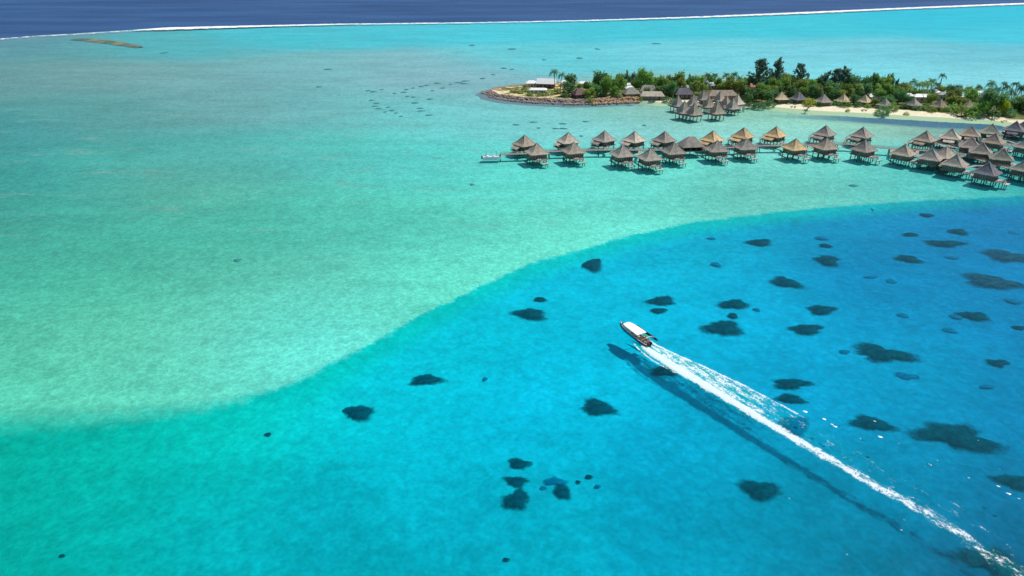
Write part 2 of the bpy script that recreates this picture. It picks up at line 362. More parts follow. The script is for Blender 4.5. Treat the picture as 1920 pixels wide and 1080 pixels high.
m.link(m.bump(m.noise(1.2, 4, .6, P), .5, .2), m.b.inputs['Normal'])
fm = (sdI > -7); fm = fm[:-1, :-1] | fm[1:, 1:]
isl_o = grid_mesh('island_ground', XI, YI, hI, dict(shore=sdI, sand=sand, rock=rock), m.m, fm); tag(isl_o, kind='structure')
# far sandbar on the reef
SB = [(138, 72.6), (165, 74.5), (190, 77.5), (215, 81), (240, 84), (262, 87), (246, 82.4), (222, 77.6), (190, 74.2), (160, 72)]
sbp = [tuple(at(x, y, 0))[:2] for x, y in SB]
xs = np.arange(min(p[0] for p in sbp) - 10, max(p[0] for p in sbp) + 10, 3.); ysr = np.arange(min(p[1] for p in sbp) - 10, max(p[1] for p in sbp) + 10, 3.)
XB, YB = np.meshgrid(xs, ysr); sB = sdf_poly(sbp, XB, YB) + wob(XB, YB, .06, 8) * 2
m = NT('reef_islet'); P = m.pos()
g = m.mix(m.ramp(m.noise(.03, 4, .6, P), .4, .6), lin((92, 96, 78)), lin((140, 130, 92))); g = m.mix(m.ramp(m.noise(.05, 4, .7, P), .5, .62), g, lin((70, 96, 74)))
m.link(g, m.b.inputs['Base Color']); m.b.inputs['Roughness'].default_value = .95
fm = (sB > -3); fm = fm[:-1, :-1] | fm[1:, 1:]
tag(grid_mesh('reef_islet', XB, YB, np.where(sB > 0, 1.6 * smooth01(sB / 12), sB * .2), {}, m.m, fm), kind='structure')
def ground_z(x, y):
    i = int(round((y - YI[0, 0]) / 1.3)); j = int(round((x - XI[0, 0]) / 1.3))
    if 0 <= i < hI.shape[0] and 0 <= j < hI.shape[1]: return max(float(hI[i, j]), 0)
    return 0.8
def land(x, y):   # point on the island seen at that place
    p = at(x, y, 1.2); z = ground_z(p.x, p.y); return Vector((p.x, p.y, z - .1))

# ---------------- coral heads ----------------
m = NT('coral'); P = m.coord()
g = m.mix(m.ramp(m.noise(.7, 5, .7, P), .3, .7), lin((0, 38, 56)), lin((0, 74, 88)))
g = m.mix(m.ramp(m.noise(2.2, 3, .6, P), .5, .75), g, lin((0, 54, 84)))
m.link(g, m.b.inputs['Base Color']); m.b.inputs['Roughness'].default_value = 1; m.b.inputs['Specular IOR Level'].default_value = 0
CORAL = m.m
m0 = m; m = NT('coral_brown'); P = m.coord()
g = m.mix(m.ramp(m.noise(.9, 5, .7, P, (.5, 1.6, 1, .3)), .4, .6), lin((0, 46, 76)), lin((34, 80, 96)))
m.link(g, m.b.inputs['Base Color']); m.b.inputs['Roughness'].default_value = 1; m.b.inputs['Specular IOR Level'].default_value = 0
CORALB = m.m
m = NT('coral_shallow'); P = m.coord()
g = m.mix(m.ramp(m.noise(.9, 5, .7, P), .3, .7), lin((44, 116, 112)), lin((84, 150, 140)))
m.link(g, m.b.inputs['Base Color']); m.b.inputs['Roughness'].default_value = 1; m.b.inputs['Specular IOR Level'].default_value = 0
CORALS = m.m
m = NT('coral_faint'); P = m.coord()
g = m.mix(m.ramp(m.noise(.9, 5, .7, P), .3, .7), lin((0, 88, 128)), lin((0, 112, 150)))
m.link(g, m.b.inputs['Base Color']); m.b.inputs['Roughness'].default_value = 1; m.b.inputs['Specular IOR Level'].default_value = 0
CORALF = m.m
CH = [
 (1110, 498, 24, 13, 0, 'round dark coral head nearest the shelf edge, far left of the deep water'), (1424, 455, 22, 8, 0, 'wide dark coral head just below the shelf edge, left of centre in the far deep'),
 (1551, 489, 22, 11, 0, 'dark coral head directly below a smaller round one in the far deep water'), (1548, 461, 11, 5, 0, 'small coral head just above a bigger dark one in the far deep water'),
 (1772, 457, 32, 8, 0, 'long flat coral head in the far deep water below two small ones'), (1703, 486, 23, 8, 0, 'slanting coral head left of the two striped brownish ones'),
 (1796, 435, 20, 6, 0, 'small slanting coral head just above the long flat one in the far deep water'), (1737, 404, 13, 4, 0, 'little coral head close under the shelf edge, right of the other such one'),
 (1633, 399, 9, 3, 0, 'tiny coral head hard under the shelf edge, farthest'), (1890, 481, 40, 14, 1, 'large brownish coral head cut by the right edge, farther of the two striped ones'),
 (1860, 529, 48, 16, 1, 'large brownish striped coral head near the right edge, nearer of the two'), (1473, 530, 25, 12, 0, 'diamond shaped dark coral head alone between the shelf edge and the outrigger boat'),
 (1342, 496, 9, 5, 2, 'faint little coral spot left of the wide head under the shelf edge'), (1333, 448, 9, 3, 2, 'faint flat coral spot close to the shelf edge, left of the wide head'),
 (1240, 565, 25, 11, 0, 'upper lobe of a stacked pair of coral heads straight beyond the boat'), (1235, 583, 17, 6, 0, 'lower smaller lobe of the stacked pair straight beyond the boat'),
 (1013, 562, 12, 6, 0, 'small coral head above right of the oval one, left of the boat'), (994, 589, 31, 12, 0, 'oval dark coral head left of the boat near the shelf edge'),
 (1376, 571, 26, 11, 0, 'dark coral head with a tiny one below it, beyond right of the boat'), (1418, 581, 7, 4, 2, 'tiny round coral spot at the right of a dark head beyond the boat'),
 (1374, 592, 10, 6, 0, 'tiny coral spot wedged between two dark heads right of the boat'), (1356, 616, 34, 18, 0, 'big irregular coral head nearest the right of the boat'),
 (1540, 581, 27, 10, 0, 'oval coral head above left of another oval one, middle right'), (1511, 618, 33, 11, 0, 'oblong twin-humped coral head between the big irregular head and the ragged one'),
 (1692, 592, 11, 5, 2, 'small pale coral spot alone above the ragged large head'), (1825, 593, 26, 11, 0, 'coral head with a pale tail on its left, near the right edge'),
 (1793, 594, 13, 5, 2, 'pale tail patch at the left of a coral head near the right edge'), (1780, 620, 13, 6, 2, 'small pale coral patch below the head with the pale tail'),
 (1870, 681, 20, 9, 0, 'small dark coral head alone near the right edge above the largest one'), (1656, 664, 52, 18, 0, 'ragged wide coral head right of the boat, second largest in the deep water'),
 (1583, 660, 10, 5, 2, 'faint smudge of coral at the left of the ragged large head'),
 (1483, 720, 34, 12, 0, 'comma shaped coral head, upper of two at the end of the lacy foam'), (1482, 748, 27, 10, 0, 'dim coral head, lower of two at the end of the lacy foam'),
 (1634, 795, 38, 16, 0, 'slanting oblong coral head left of the largest one'), (1790, 819, 68, 29, 0, 'largest dark coral head, to the right above the fading wake'),
 (1905, 905, 34, 20, 0, 'rounded dark coral head cut by the right edge, low in the photo'), (1425, 918, 42, 19, 0, 'pointed oval coral head below the wake, right of centre'),
 (1121, 765, 34, 17, 0, 'dark coral head below left of the wake start, with a pointed left end'), (799, 713, 28, 13, 0, 'teardrop coral head near the shelf edge, upper of two at centre left'),
 (672, 774, 30, 17, 0, 'round dark coral head farthest left in the deep water'), (973, 870, 20, 13, 0, 'topmost coral head of the column at bottom centre'),
 (968, 903, 24, 11, 0, 'middle coral head of the column at bottom centre'), (968, 938, 25, 22, 0, 'lowest and tallest coral head of the column at bottom centre'),
 (1054, 922, 16, 18, 0, 'slanting coral head right of the column at bottom centre'), (1040, 903, 20, 10, 2, 'pale halo patch above the slanting head at bottom centre'),
 (1018, 916, 7, 5, 2, 'tiny pale spot between the column and the slanting head'), (1104, 894, 7, 5, 0, 'tiny dark round spot right of the slanting head, upper one'),
 (1084, 904, 5, 4, 0, 'tiniest dark spot right of the slanting head, left one'), (1120, 912, 6, 4, 2, 'faint spot right of the slanting head, lowest one'),
 (949, 1049, 7, 4, 0, 'tiny coral spot near the bottom edge below the column'), (1245, 697, 24, 12, 0, 'dark coral head touching the lower side of the fresh wake'),
 (1490, 797, 28, 20, 2, 'blurred coral patch on the upper side of the wake, past the two dim heads'), (1860, 1055, 58, 30, 0, 'large dark coral head under the end of the wake in the bottom right corner'),
 (1910, 615, 14, 5, 0, 'small flat coral head cut by the right edge above the alone one'), (1632, 520, 12, 3, 2, 'flat faint spot left of another, in the far deep water'),
 (1671, 528, 9, 5, 2, 'round faint spot right of a flat one, in the far deep water'), (1707, 440, 15, 4, 0, 'thin flat coral head left of the small slanting one, far deep water'),
 (1900, 565, 14, 6, 2, 'faint patch by the right edge below the nearer striped head'), (1785, 483, 12, 4, 2, 'faint flat patch between the slanting head and the striped heads'),
 (1900, 437, 8, 4, 2, 'faint spot by the right edge high in the far deep water'), (1540, 447, 12, 4, 2, 'faint smear just above the small head in the far deep water'),
 (909, 711, 5, 4, 2, 'tiny spot alone right of the teardrop coral head'), (116, 1043, 7, 5, 0, 'tiny dark spot alone in the bottom left corner'),
 (503, 818, 5, 4, 0, 'tiny dark spot left of the farthest left round coral head'), (1700, 706, 20, 8, 2, 'faint wide smudge below the ragged large head'),
 (1850, 725, 14, 5, 2, 'faint small smudge below the small head near the right edge'), (1600, 348, 8, 2.5, 3, 'dark fleck on the pale shelf between the bungalows and the shelf edge'),
 (445, 488, 8, 3, 3, 'dark fleck alone on the green shelf at centre left'), (885, 346, 5, 2, 3, 'small fleck on the pale shelf left of the floating pontoon')]
for cm in (CORAL, CORALB, CORALF, CORALS):     # sparse growth thins out towards the rim
    n_ = cm.node_tree.nodes; l_ = cm.node_tree.links; b_ = n_['Principled BSDF']
    at_ = n_.new('ShaderNodeAttribute'); at_.attribute_name = 'rim'
    no_ = n_.new('ShaderNodeTexNoise'); no_.inputs['Scale'].default_value = .9; no_.inputs['Detail'].default_value = 4
    tc_ = n_.new('ShaderNodeTexCoord'); l_.new(tc_.outputs['Object'], no_.inputs['Vector'])
    ma_ = n_.new('ShaderNodeMath'); ma_.operation = 'MULTIPLY_ADD'; l_.new(no_.outputs[0], ma_.inputs[0]); ma_.inputs[1].default_value = .55; l_.new(at_.outputs['Fac'], ma_.inputs[2])
    mr_ = n_.new('ShaderNodeMapRange'); mr_.interpolation_type = 'SMOOTHSTEP'; l_.new(ma_.outputs[0], mr_.inputs[0])
    for i_, v_ in zip((1, 2, 3, 4), (.85, 1.5, 1, 0)): mr_.inputs[i_].default_value = v_
    l_.new(mr_.outputs[0], b_.inputs['Alpha'])
def coral(px_, py_, hw, hh_, kind, seed):
    r = random.Random(seed)
    c0 = at(px_, py_, 0); z = bed_z(c0.x, c0.y); c = at(px_, py_, z + .1)
    z = bed_z(c.x, c.y)
    sx = (at(px_ + hw, py_, z) - c).x; sy = (at(px_, py_ - hh_, z).y - at(px_, py_ + hh_, z).y) / 2
    ht = min(.7, .13 * min(sx, sy)) + .08
    sy = max(sy - ht * .8, sy * .6)
    big = hw > 18
    n, k = (56, 8) if big else (28, 5)
    ph = [r.random() * 6.28 for _ in range(9)]
    amp = 1.7 if hw > 50 else 1.15 if big else .7
    def rad(a): return 1 + amp * (.11 * math.sin(2 * a + ph[0]) + .12 * math.sin(3 * a + ph[1]) + .07 * math.sin(5 * a + ph[2]) + .03 * math.sin(8 * a + ph[3]) + .02 * math.sin(13 * a + ph[4]))
    vv = [(0, 0, ht)]; ff = []
    for i in range(1, k + 1):
        f = i / k * 1.3
        for j in range(n):
            a = 2 * math.pi * j / n; q = rad(a) * f
            zz = ht * max(0, 1 - min(f, 1) ** 2.2) + .03 * (1 + .2 * math.sin(q * 6 + 3 * a + ph[6]) * (f < .95)) - (.04 if i == k else 0)
            vv.append((math.cos(a) * q * sx, math.sin(a) * q * sy, zz + r.uniform(-.06, .06) * (i < k)))
    for j in range(n): ff.append((0, 1 + j, 1 + (j + 1) % n))
    for i in range(k - 1):
        for j in range(n):
            a_ = 1 + i * n + j; b_ = 1 + i * n + (j + 1) % n; ff.append((a_, a_ + n, b_ + n, b_))
    o = MB().add(vv, ff).build('coral_head', [CORAL, CORALB, CORALF, CORALS][kind], smooth=True)
    o.location = (c.x, c.y, z + .1)
    rv = np.concatenate([[0]] + [np.full(n, i_ / k * 1.3) for i_ in range(1, k + 1)]).astype(np.float32)
    o.data.attributes.new('rim', 'FLOAT', 'POINT').data.foreach_set('value', rv); return o
for i, (x_, y_, a_, b_, k_, lb) in enumerate(CH):
    tag(coral(x_, y_, a_, b_, k_, i if i < 30 else i + 1), lb, 'coral head', 'coral heads on the sandy lagoon floor')
# scattered small flecks of coral on the shallow flat left of the island
fl = [(697, 188), (703, 199), (710, 204), (728, 201), (742, 212), (752, 218), (735, 207), (764, 181), (778, 193), (788, 203), (790, 208), (804, 216), (775, 165), (790, 162), (800, 160), (820, 156), (830, 165), (845, 158), (700, 172), (690, 170), (598, 163), (615, 130), (775, 182), (806, 186), (860, 155), (872, 152), (945, 128), (960, 130), (1010, 240), (968, 234), (1000, 229), (1055, 232), (1042, 241), (1056, 241), (1098, 228), (1208, 235), (308, 99), (870, 157), (757, 173), (716, 168), (811, 170), (1090, 255), (925, 140), (905, 147), (1020, 112), (1086, 109), (960, 92), (1120, 92), (885, 85), (1230, 82), (740, 175), (762, 168), (706, 194), (722, 210)]
for i, (x_, y_) in enumerate(fl):
    tag(coral(x_, y_, rnd.uniform(3.5, 9), rnd.uniform(.9, 1.5), 3, 100 + i), ('small dark coral fleck in the far lagoon above the island, under the surf line' if y_ < 116 else 'small dark coral fleck between the island and the bungalow pier' if y_ > 222 else 'lone coral fleck far out in the left of the pale flat' if x_ < 680 else 'small dark coral fleck in the broken band left of the rocky island tip'), 'coral patch', 'coral flecks in the far shallows')

# ---------------- boat wake ----------------
WK = [(1194, 636), (1207, 651), (1240, 674), (1300, 710), (1400, 769), (1500, 829), (1600, 886), (1700, 942), (1780, 988), (1830, 1022), (1870, 1052), (1920, 1082), (2050, 1160)]
wk = [at(x, y) for x, y in WK]
cum = [0]
for a, b in zip(wk, wk[1:]): cum.append(cum[-1] + (b - a).length)
svals = np.arange(0, cum[-1], .22); wvals = np.arange(-3.6, 11.0, .22)
cx = np.interp(svals, cum, [p.x for p in wk]); cy = np.interp(svals, cum, [p.y for p in wk])
ksz = 25; ker = np.ones(ksz) / ksz
cx = np.convolve(np.pad(cx, ksz // 2, mode='reflect', reflect_type='odd'), ker, 'valid'); cy = np.convolve(np.pad(cy, ksz // 2, mode='reflect', reflect_type='odd'), ker, 'valid')
tx = np.gradient(cx); ty = np.gradient(cy); ln = np.hypot(tx, ty); tx /= ln; ty /= ln
# right normal looking at the photo: up-right side of the wake
nx, ny = -ty, tx
Sg, Wg = np.meshgrid(svals, wvals, indexing='ij')
XW = cx[:, None] + nx[:, None] * Wg; YW = cy[:, None] + ny[:, None] * Wg
L0 = cum[1]
s_ = Sg - L0
cw = np.interp(svals - L0, [-3, 0, 4, 12, 30, 50, 90], [.25, .8, 1.15, 1.35, 1.3, 1.4, 1.8])[:, None]
cc = np.interp(svals - L0, [-1.5, 0, 14, 28, 45, 62, 75, 95], [0, 1.5, 1.3, .95, .68, .50, .42, .40])[:, None]
core = cc * np.exp(-np.abs(Wg / cw) ** 3.2)
ue = np.interp(svals - L0, [-3, 0, 6, 15, 26, 40], [3.0, 3.2, 4.4, 6.0, 7.3, 7.9])[:, None]     # outer lacy line (outrigger wave)
ua = np.interp(svals - L0, [-4, -2, 2, 15, 30, 40, 45], [0, .62, .8, .72, .6, .45, 0])[:, None]
line = ua * np.exp(-((Wg - ue) / .45) ** 2)
lace = np.interp(svals - L0, [-2, 1, 8, 20, 34, 44], [0, .38, .50, .44, .34, 0])[:, None] * smooth01((ue + .2 - Wg) / .8) * smooth01((Wg - .6) / .5)
l2w = np.interp(svals - L0, [-3, 0, 6, 12], [1.9, 1.9, 2.0, 1.7])[:, None]; line2 = np.interp(svals - L0, [-3, -1, 3, 10, 13], [0, .65, .7, .5, 0])[:, None] * np.exp(-((Wg - l2w) / .4) ** 2)
l3w = np.interp(svals - L0, [-5, -3, 0, 5, 10, 15], [-1.45, -1.6, -1.9, -2.2, -2.0, -1.7])[:, None]; line3 = np.interp(svals - L0, [-5, -3.5, 3, 10, 17], [0, .66, .62, .5, 0])[:, None] * np.exp(-((Wg - l3w) / .3) ** 2)
mist = np.interp(svals - L0, [0, 30, 60, 95], [.0, .18, .26, .32])[:, None] * np.exp(-((Wg - .5) / 2.1) ** 2)
strays = np.interp(svals - L0, [30, 45, 80], [0, .13, .13])[:, None] * smooth01((Wg - 1) / 2) * smooth01((8.5 - Wg) / 3)
foam = np.maximum.reduce([core, line, lace, line2, line3, mist, strays])
green = np.maximum.reduce([smooth01((ue + .5 - Wg) / 1.2) * smooth01((Wg + 2.4) / 1.4) * np.interp(svals - L0, [-4, -2, 10, 30, 42, 80], [0, .75, .62, .42, .08, .0])[:, None], core * .3])
rng = np.random.RandomState(11)
ZW = .05 + np.clip(core, 0, 1) * (.14 + .2 * rng.rand(*Sg.shape)) * np.clip(1 - (s_ / 70), .2, 1) + .10 * np.clip(line + line2 + line3, 0, 1) * rng.rand(*Sg.shape)
def foam_mat(name, lacy):
    m = NT(name); m.n.remove(m.b)
    uv = m.new('ShaderNodeUVMap', uv_map='UVMap').outputs[0]
    P = uv
    d = m.attr('foam').outputs['Fac']
    wp = warp_pos(m, P, .9, 1.1)
    v1 = m.new('ShaderNodeTexVoronoi', feature='DISTANCE_TO_EDGE'); v1.inputs['Scale'].default_value = 1.1; m.link(wp, v1.inputs['Vector'])
    v2 = m.new('ShaderNodeTexVoronoi', feature='DISTANCE_TO_EDGE'); v2.inputs['Scale'].default_value = 2.7; m.link(wp, v2.inputs['Vector'])
    lace_ = m.math('MAXIMUM', m.ramp(v1.outputs['Distance'], 0, .22, 1, 0), m.math('MULTIPLY', m.ramp(v2.outputs['Distance'], 0, .2, 1, 0), .8))
    n = m.noise(.55, 5, .7, P, (.6, 1.3, 1), .4)
    tex = m.math('ADD', m.math('MULTIPLY', lace_, .42), m.math('MULTIPLY_ADD', n, 2.6, -.97))
    x = m.math('ADD', d, m.math('MULTIPLY', tex, .62))
    al = m.ramp(x, .66, 1.02)
    em = m.ramp(d, 0.0, .04)
    al = m.math('MULTIPLY', m.math('MULTIPLY', al, em), .78)
    df = m.new('ShaderNodeBsdfDiffuse'); df.inputs[0].default_value = (.88, .93, .95, 1)
    tr = m.new('ShaderNodeBsdfTransparent')
    gd = m.new('ShaderNodeBsdfDiffuse'); gd.inputs[0].default_value = (*lin((0, 175, 160)), 1)
    ga = m.math('MULTIPLY', m.attr('aerated').outputs['Fac'], m.ramp(m.noise(.4, 4, .6, P), .25, .6))
    m1 = m.new('ShaderNodeMixShader'); m.link(ga, m1.inputs[0]); m.link(tr.outputs[0], m1.inputs[1]); m.link(gd.outputs[0], m1.inputs[2])
    m2 = m.new('ShaderNodeMixShader'); m.link(al, m2.inputs[0]); m.link(m1.outputs[0], m2.inputs[1]); m.link(df.outputs[0], m2.inputs[2])
    m.link(m2.outputs[0], m.out.inputs['Surface']); return m.m
wko = grid_mesh('wake_foam', XW, YW, ZW, dict(foam=foam, aerated=green), foam_mat('wake_foam', 1))
me = wko.data; uvl = me.uv_layers.new(name='UVMap')
li = np.zeros(len(me.loops), np.int32); me.loops.foreach_get('vertex_index', li)
uvs = np.stack([Sg.ravel()[li], Wg.ravel()[li]], -1).astype(np.float32); uvl.data.foreach_set('uv', uvs.ravel())
tag(wko, 'white foaming wake trailing behind the outrigger tour boat', 'wake', kind='stuff')
# little loose whitecaps
CAP = NT('whitecap').m; CAP.node_tree.nodes['Principled BSDF'].inputs['Base Color'].default_value = (.85, .92, .95, 1)
for (x_, y_, l_) in [(1566, 800, 1.6), (1650, 819, 1.8), (1745, 872, .8), (1742, 870, .5), (1872, 912, 1.2), (1891, 926, 1.6), (1834, 826, .5), (1690, 994, .6), (1588, 1040, .6), (1695, 975, .5), (1685, 832, .5), (1816, 896, .8), (1613, 823, .6), (1758, 864, .5), (1510, 772, 2.2), (1560, 796, 1.4), (1545, 786, 1.5), (1875, 880, .4), (1735, 875, .4), (1480, 935, .5), (1910, 935, .8), (1640, 790, 1.0)]:
    p = at(x_, y_); n = 10; rr = random.Random(int(x_ * y_)); a0 = R(-35)
    top = [(math.cos(2 * math.pi * k / n) * l_ * .28 * rr.uniform(.6, 1.2), math.sin(2 * math.pi * k / n) * l_ * .16 * rr.uniform(.5, 1.3), .03) for k in range(n)]
    o = MB().add([(0, 0, .1)] + top, [(0, 1 + k, 1 + (k + 1) % n) for k in range(n)]).build('whitecap', CAP); o.location = (p.x, p.y, .02); o.rotation_euler.z = a0
    tag(o, ('small loose foam fleck on the deep water right of the wake' if x_ * .58 > y_ + 60 else 'loose foam fleck close along the trailing end of the wake'), 'foam fleck', 'loose foam flecks around the wake')
#PART2
# ---------------- thatched bungalows on stilts ----------------
def thatch(name, rgb, var=.34):
    m = NT(name); P = m.coord(); c = lin(rgb)
    f = m.noise(2.2, 5, .7, P, (1, 1, 3.5)); f2 = m.noise(.5, 3, .6, P)
    v = m.math('ADD', m.math('MULTIPLY', f, .7), m.math('MULTIPLY', f2, .5))
    oi = m.new('ShaderNodeObjectInfo'); r = m.math('MULTIPLY_ADD', oi.outputs['Random'], .24, .88)
    col = m.mix(m.ramp(v, .4, .8), tuple(x * (1 - var) for x in c), tuple(x * (1 + var) for x in c))
    vm = m.new('ShaderNodeVectorMath', operation='SCALE'); m.link(col, vm.inputs[0]); m.link(r, vm.inputs['Scale'])
    m.link(vm.outputs[0], m.b.inputs['Base Color']); m.b.inputs['Roughness'].default_value = .95; m.b.inputs['Specular IOR Level'].default_value = .1
    m.link(m.bump(f, .7, .15), m.b.inputs['Normal']); return m.m
T_GREY = thatch('weathered_thatch', (162, 153, 143)); T_GOLD = thatch('fresh_thatch', (208, 178, 132)); T_PALE = thatch('pale_thatch', (198, 186, 168)); T_DARK = thatch('dark_and_shaded_thatch', (120, 118, 124)); T_SAND = thatch('straw_thatch', (205, 188, 150)); T_MIX = thatch('half_fresh_thatch', (172, 157, 140)); T_GREEN = thatch('greenish_thatch', (148, 150, 136))  # dark thatch also paints cloud shade on right-hand roofs; green one is greenish grey
RIDGE = simple('ridge_thatch', (192, 180, 168), .9, .1); WALL = simple('woven_wall', (128, 112, 98), .9, .2, 6); WOOD = simple('weathered_timber', (150, 138, 130), .9, .25, 4)
POST = simple('stilt_timber', (92, 96, 90), .9, .25, 3); WHITE = simple('white_timber', (228, 226, 220), .8, .06, 3); GLASSM = simple('dark_glass', (38, 52, 58), .15, .1, 2, spec=.6); WHITER = simple('white_metal_roof', (238, 240, 238), .5, .05, .6)
PALEW = simple('pale_timber', (186, 188, 180), .85, .1, 4); RAILM = simple('rail_timber', (168, 158, 148), .9, .15, 4); DARKW = simple('dark_timber', (84, 66, 56), .9, .2, 3); REDR = simple('terracotta_roof', (188, 132, 106), .85, .12, 1.5); GREYR = simple('grey_roof', (150, 152, 156), .7, .1, 1.2); BROWNR = simple('brown_roof', (120, 92, 92), .85, .18, 1.5); PLAST = simple('plaster', (214, 206, 190), .9, .08, 1)

def roof_mb(half, ht, flare=.55, seg=8, cut=.16, top=.25, curve=1.35, thick=.28):
    # hipped pyramid with cut corners, flared lower courses and a ragged underside
    mb = MB(); prof = []
    for i in range(seg + 1):
        f = i / seg; prof.append((half + flare - (half + flare - top) * (1 - (1 - f) ** curve), ht * f))
    prof = [(half + flare, -.1)] + [(top + (half - top) * (1 - f) + flare * max(0, 1 - f * 4) ** 1.5, ht * f ** 1.0 * (1 if curve == 1 else (f ** (curve - 1) * .35 + .65))) for f in [k / seg for k in range(seg + 1)]]
    def ring(h, z):
        c = h * (1 - cut); P_ = []
        cs = [(-c, -h), (c, -h), (h, -c), (h, c), (c, h), (-c, h), (-h, c), (-h, -c)]
        return [(x, y, z) for x, y in cs]
    n = 8; vv = []
    for h, z in prof: vv += ring(h, z)
    fs = []
    for i in range(len(prof) - 1):
        for k in range(n): fs.append((i * n + k, i * n + (k + 1) % n, (i + 1) * n + (k + 1) % n, (i + 1) * n + k))
    fs.append(tuple((len(prof) - 1) * n + k for k in range(n)))
    b = len(vv); vv += ring(half + flare - .35, -.1 - thick); vv += ring(half * .5, ht * .28)
    for k in range(n):
        fs.append((b + k, b + (k + 1) % n, (k + 1) % n, k)); fs.append((b + n + k, b + n + (k + 1) % n, b + (k + 1) % n, b + k))
    fs.append(tuple(b + n + k for k in range(n - 1, -1, -1)))
    return mb.add(vv, fs)
def ridges_mb(half, ht, flare, curve, w=.16, cut=.16, top=.25):
    mb = MB()
    for sx in (-1, 1):
        for sy in (-1, 1):
            pts = []
            for k in range(9):
                f = k / 8; h = top + (half - top) * (1 - f) + flare * max(0, 1 - f * 4) ** 1.5
                z = ht * f * (1 if curve == 1 else (f ** (curve - 1) * .35 + .65)); q = h * (1 - cut * .5)
                pts.append((sx * q, sy * q, z + .1))
            mb.tube(pts, w, 5)
    return mb
def make_bungalow(back=False, half=4.5, ht=4.3, curve=1.35, base=4.3, pavilion=False):
    t = empty('overwater_bungalow')
    rf = roof_mb(half, ht, curve=curve).build('roof', T_GREY, t); rf.location.z = base
    rd = ridges_mb(half, ht, .55, curve).build('ridge_cap', RIDGE, rf)
    fin = MB().tube([(0, 0, ht - .1), (0, 0, ht + .7)], [.35, .12], 6).build('finial', RIDGE, rf)
    w = half - .75
    wl = MB().box(0, 0, (2.0 + base + .3) / 2, w * 2, w * 2, base + .3 - 2.0)
    wl.build('wall', WALL, t)
    d = MB().box(0, 0, 1.9, w * 2 + 1.2, w * 2 + 1.2, .22)
    for k in range(5): d.box(-w + k * w / 2, 0, 1.68, .18, w * 2 + 1, .2)
    d.build('deck', WOOD, t)
    for (x, y, rz) in ((-1.4, -w - .04, 0), (1.4, -w - .04, 0), (w + .04, 0, R(90)), (-w - .04, 0, R(90))):
        a = MB().box(0, 0, 0, 1.7, .1, 1.5).build('window', WHITE, t); a.location = (x, y, 3.0); a.rotation_euler.z = rz
        MB().box(-.42, 0, 0, .72, .14, 1.32).box(.42, 0, 0, .72, .14, 1.32).build('pane', GLASSM, a)
    dr = MB().box(0, 0, 0, 1.0, .12, 2.0).build('door', DARKW, t); dr.location = (1.2, w + .05, 3.0)
    sgn = -1
    if not pavilion:
        # terrace and swim platform
        ty_ = -(w + 2.0) if not back else (w + 1.6)
        MB().box(-.6, ty_, 1.83, w * 1.5, 3.2, .2).build('terrace', WOOD, t)
        r = MB()
        for k in range(6): r.box(-.6 - w * .75 + k * w * .3, ty_ + (1.55 if back else -1.55), 2.35, .08, .08, .9)
        r.box(-.6, ty_ + (1.55 if back else -1.55), 2.82, w * 1.5, .1, .08); r.box(-.6, ty_ + (1.55 if back else -1.55), 2.5, w * 1.5, .06, .06)
        r.build('railing', RAILM, t)
        py_ = ty_ + (2.6 if back else -2.4)
        MB().box(.9, py_, .75, 3.4, 2.4, .16).box(.9, py_ - 1.1, .62, 3.2, .14, .3).build('swim_platform', PALEW, t)
        st = MB()
        for k in range(5): st.box(1.6, ty_ + (1.7 if back else -1.7) * (1 + k * .06), 1.6 - k * .2, 1.0, .28, .06)
        st.tube([(1.1, ty_ + (1.6 if back else -1.6), 1.9), (1.1, ty_ + (2.3 if back else -2.3), .8)], .05, 4); st.build('stairs', PALEW, t)
        for k in range(2):
            l = MB().box(0, 0, 0, .6, 1.3, .12).box(0, -.75 , .25, .6, .12, .6, tilt=(R(-35), 0)).box(0, .3, -.15, .5, .08, .22).box(0, -.4, -.15, .5, .08, .22).build('sun_bed', WHITE, t); l.location = (-1.8 + k * 1.1, ty_, 2.22)
    if back:
        sr = MB(); sr.add([(-w - 3.6, -2.6, 3.0), (-w + .3, -2.6, 4.5), (-w + .3, 2.6, 4.5), (-w - 3.6, 2.6, 3.0), (-w - 3.6, -2.6, 2.8), (-w + .3, -2.6, 4.2), (-w + .3, 2.6, 4.2), (-w - 3.6, 2.6, 2.8)], [(0, 1, 2, 3), (7, 6, 5, 4), (0, 4, 5, 1), (1, 5, 6, 2), (2, 6, 7, 3), (3, 7, 4, 0)])
        sr.build('lean_to_roof', T_GREY, t)
        MB().box(-w - 1.9, 0, 1.87, 3.6, 5.4, .2).build('side_terrace', WOOD, t)
        MB().box(-w - 2.6, -1.2, 2.5, .7, 1.6, .5).box(-w - 2.2, 1.3, 2.4, .8, .8, .5).build('terrace_seat', WHITE, t)
    xs_ = (-w + .1, 0, w - .1)
    for x in xs_:
        for y in xs_:
            p = MB().tube([(0, 0, -1.7), (0, 0, 1.75)], [.24, .2], 7).build('post', POST, t); p.location = (x, y, 0)
    if not pavilion:
        for x in (-w * .75, w * .55):
            p = MB().tube([(0, 0, -1.7), (0, 0, 1.7)], [.2, .17], 7).build('post', POST, t); p.location = (x, ty_ * 1.15, 0)
        for x in (-.6, 2.4):
            p = MB().tube([(0, 0, -1.7), (0, 0, .85)], .15, 6).build('post', POST, t); p.location = (x, py_, 0)
        br = MB()
        for x in (-w + .1, w - .1):
            br.tube([(x, -w, .2), (x, 0, 1.7)], .08, 4); br.tube([(x, w, .2), (x, 0, 1.7)], .08, 4)
        br.build('cross_brace', POST, t)
    return t
front = make_bungalow(False); back_ = make_bungalow(True); pav = make_bungalow(False, 4.0, 6.2, 1.9, 2.9, True)
pav.name = 'overwater_pavilion'
used = set()
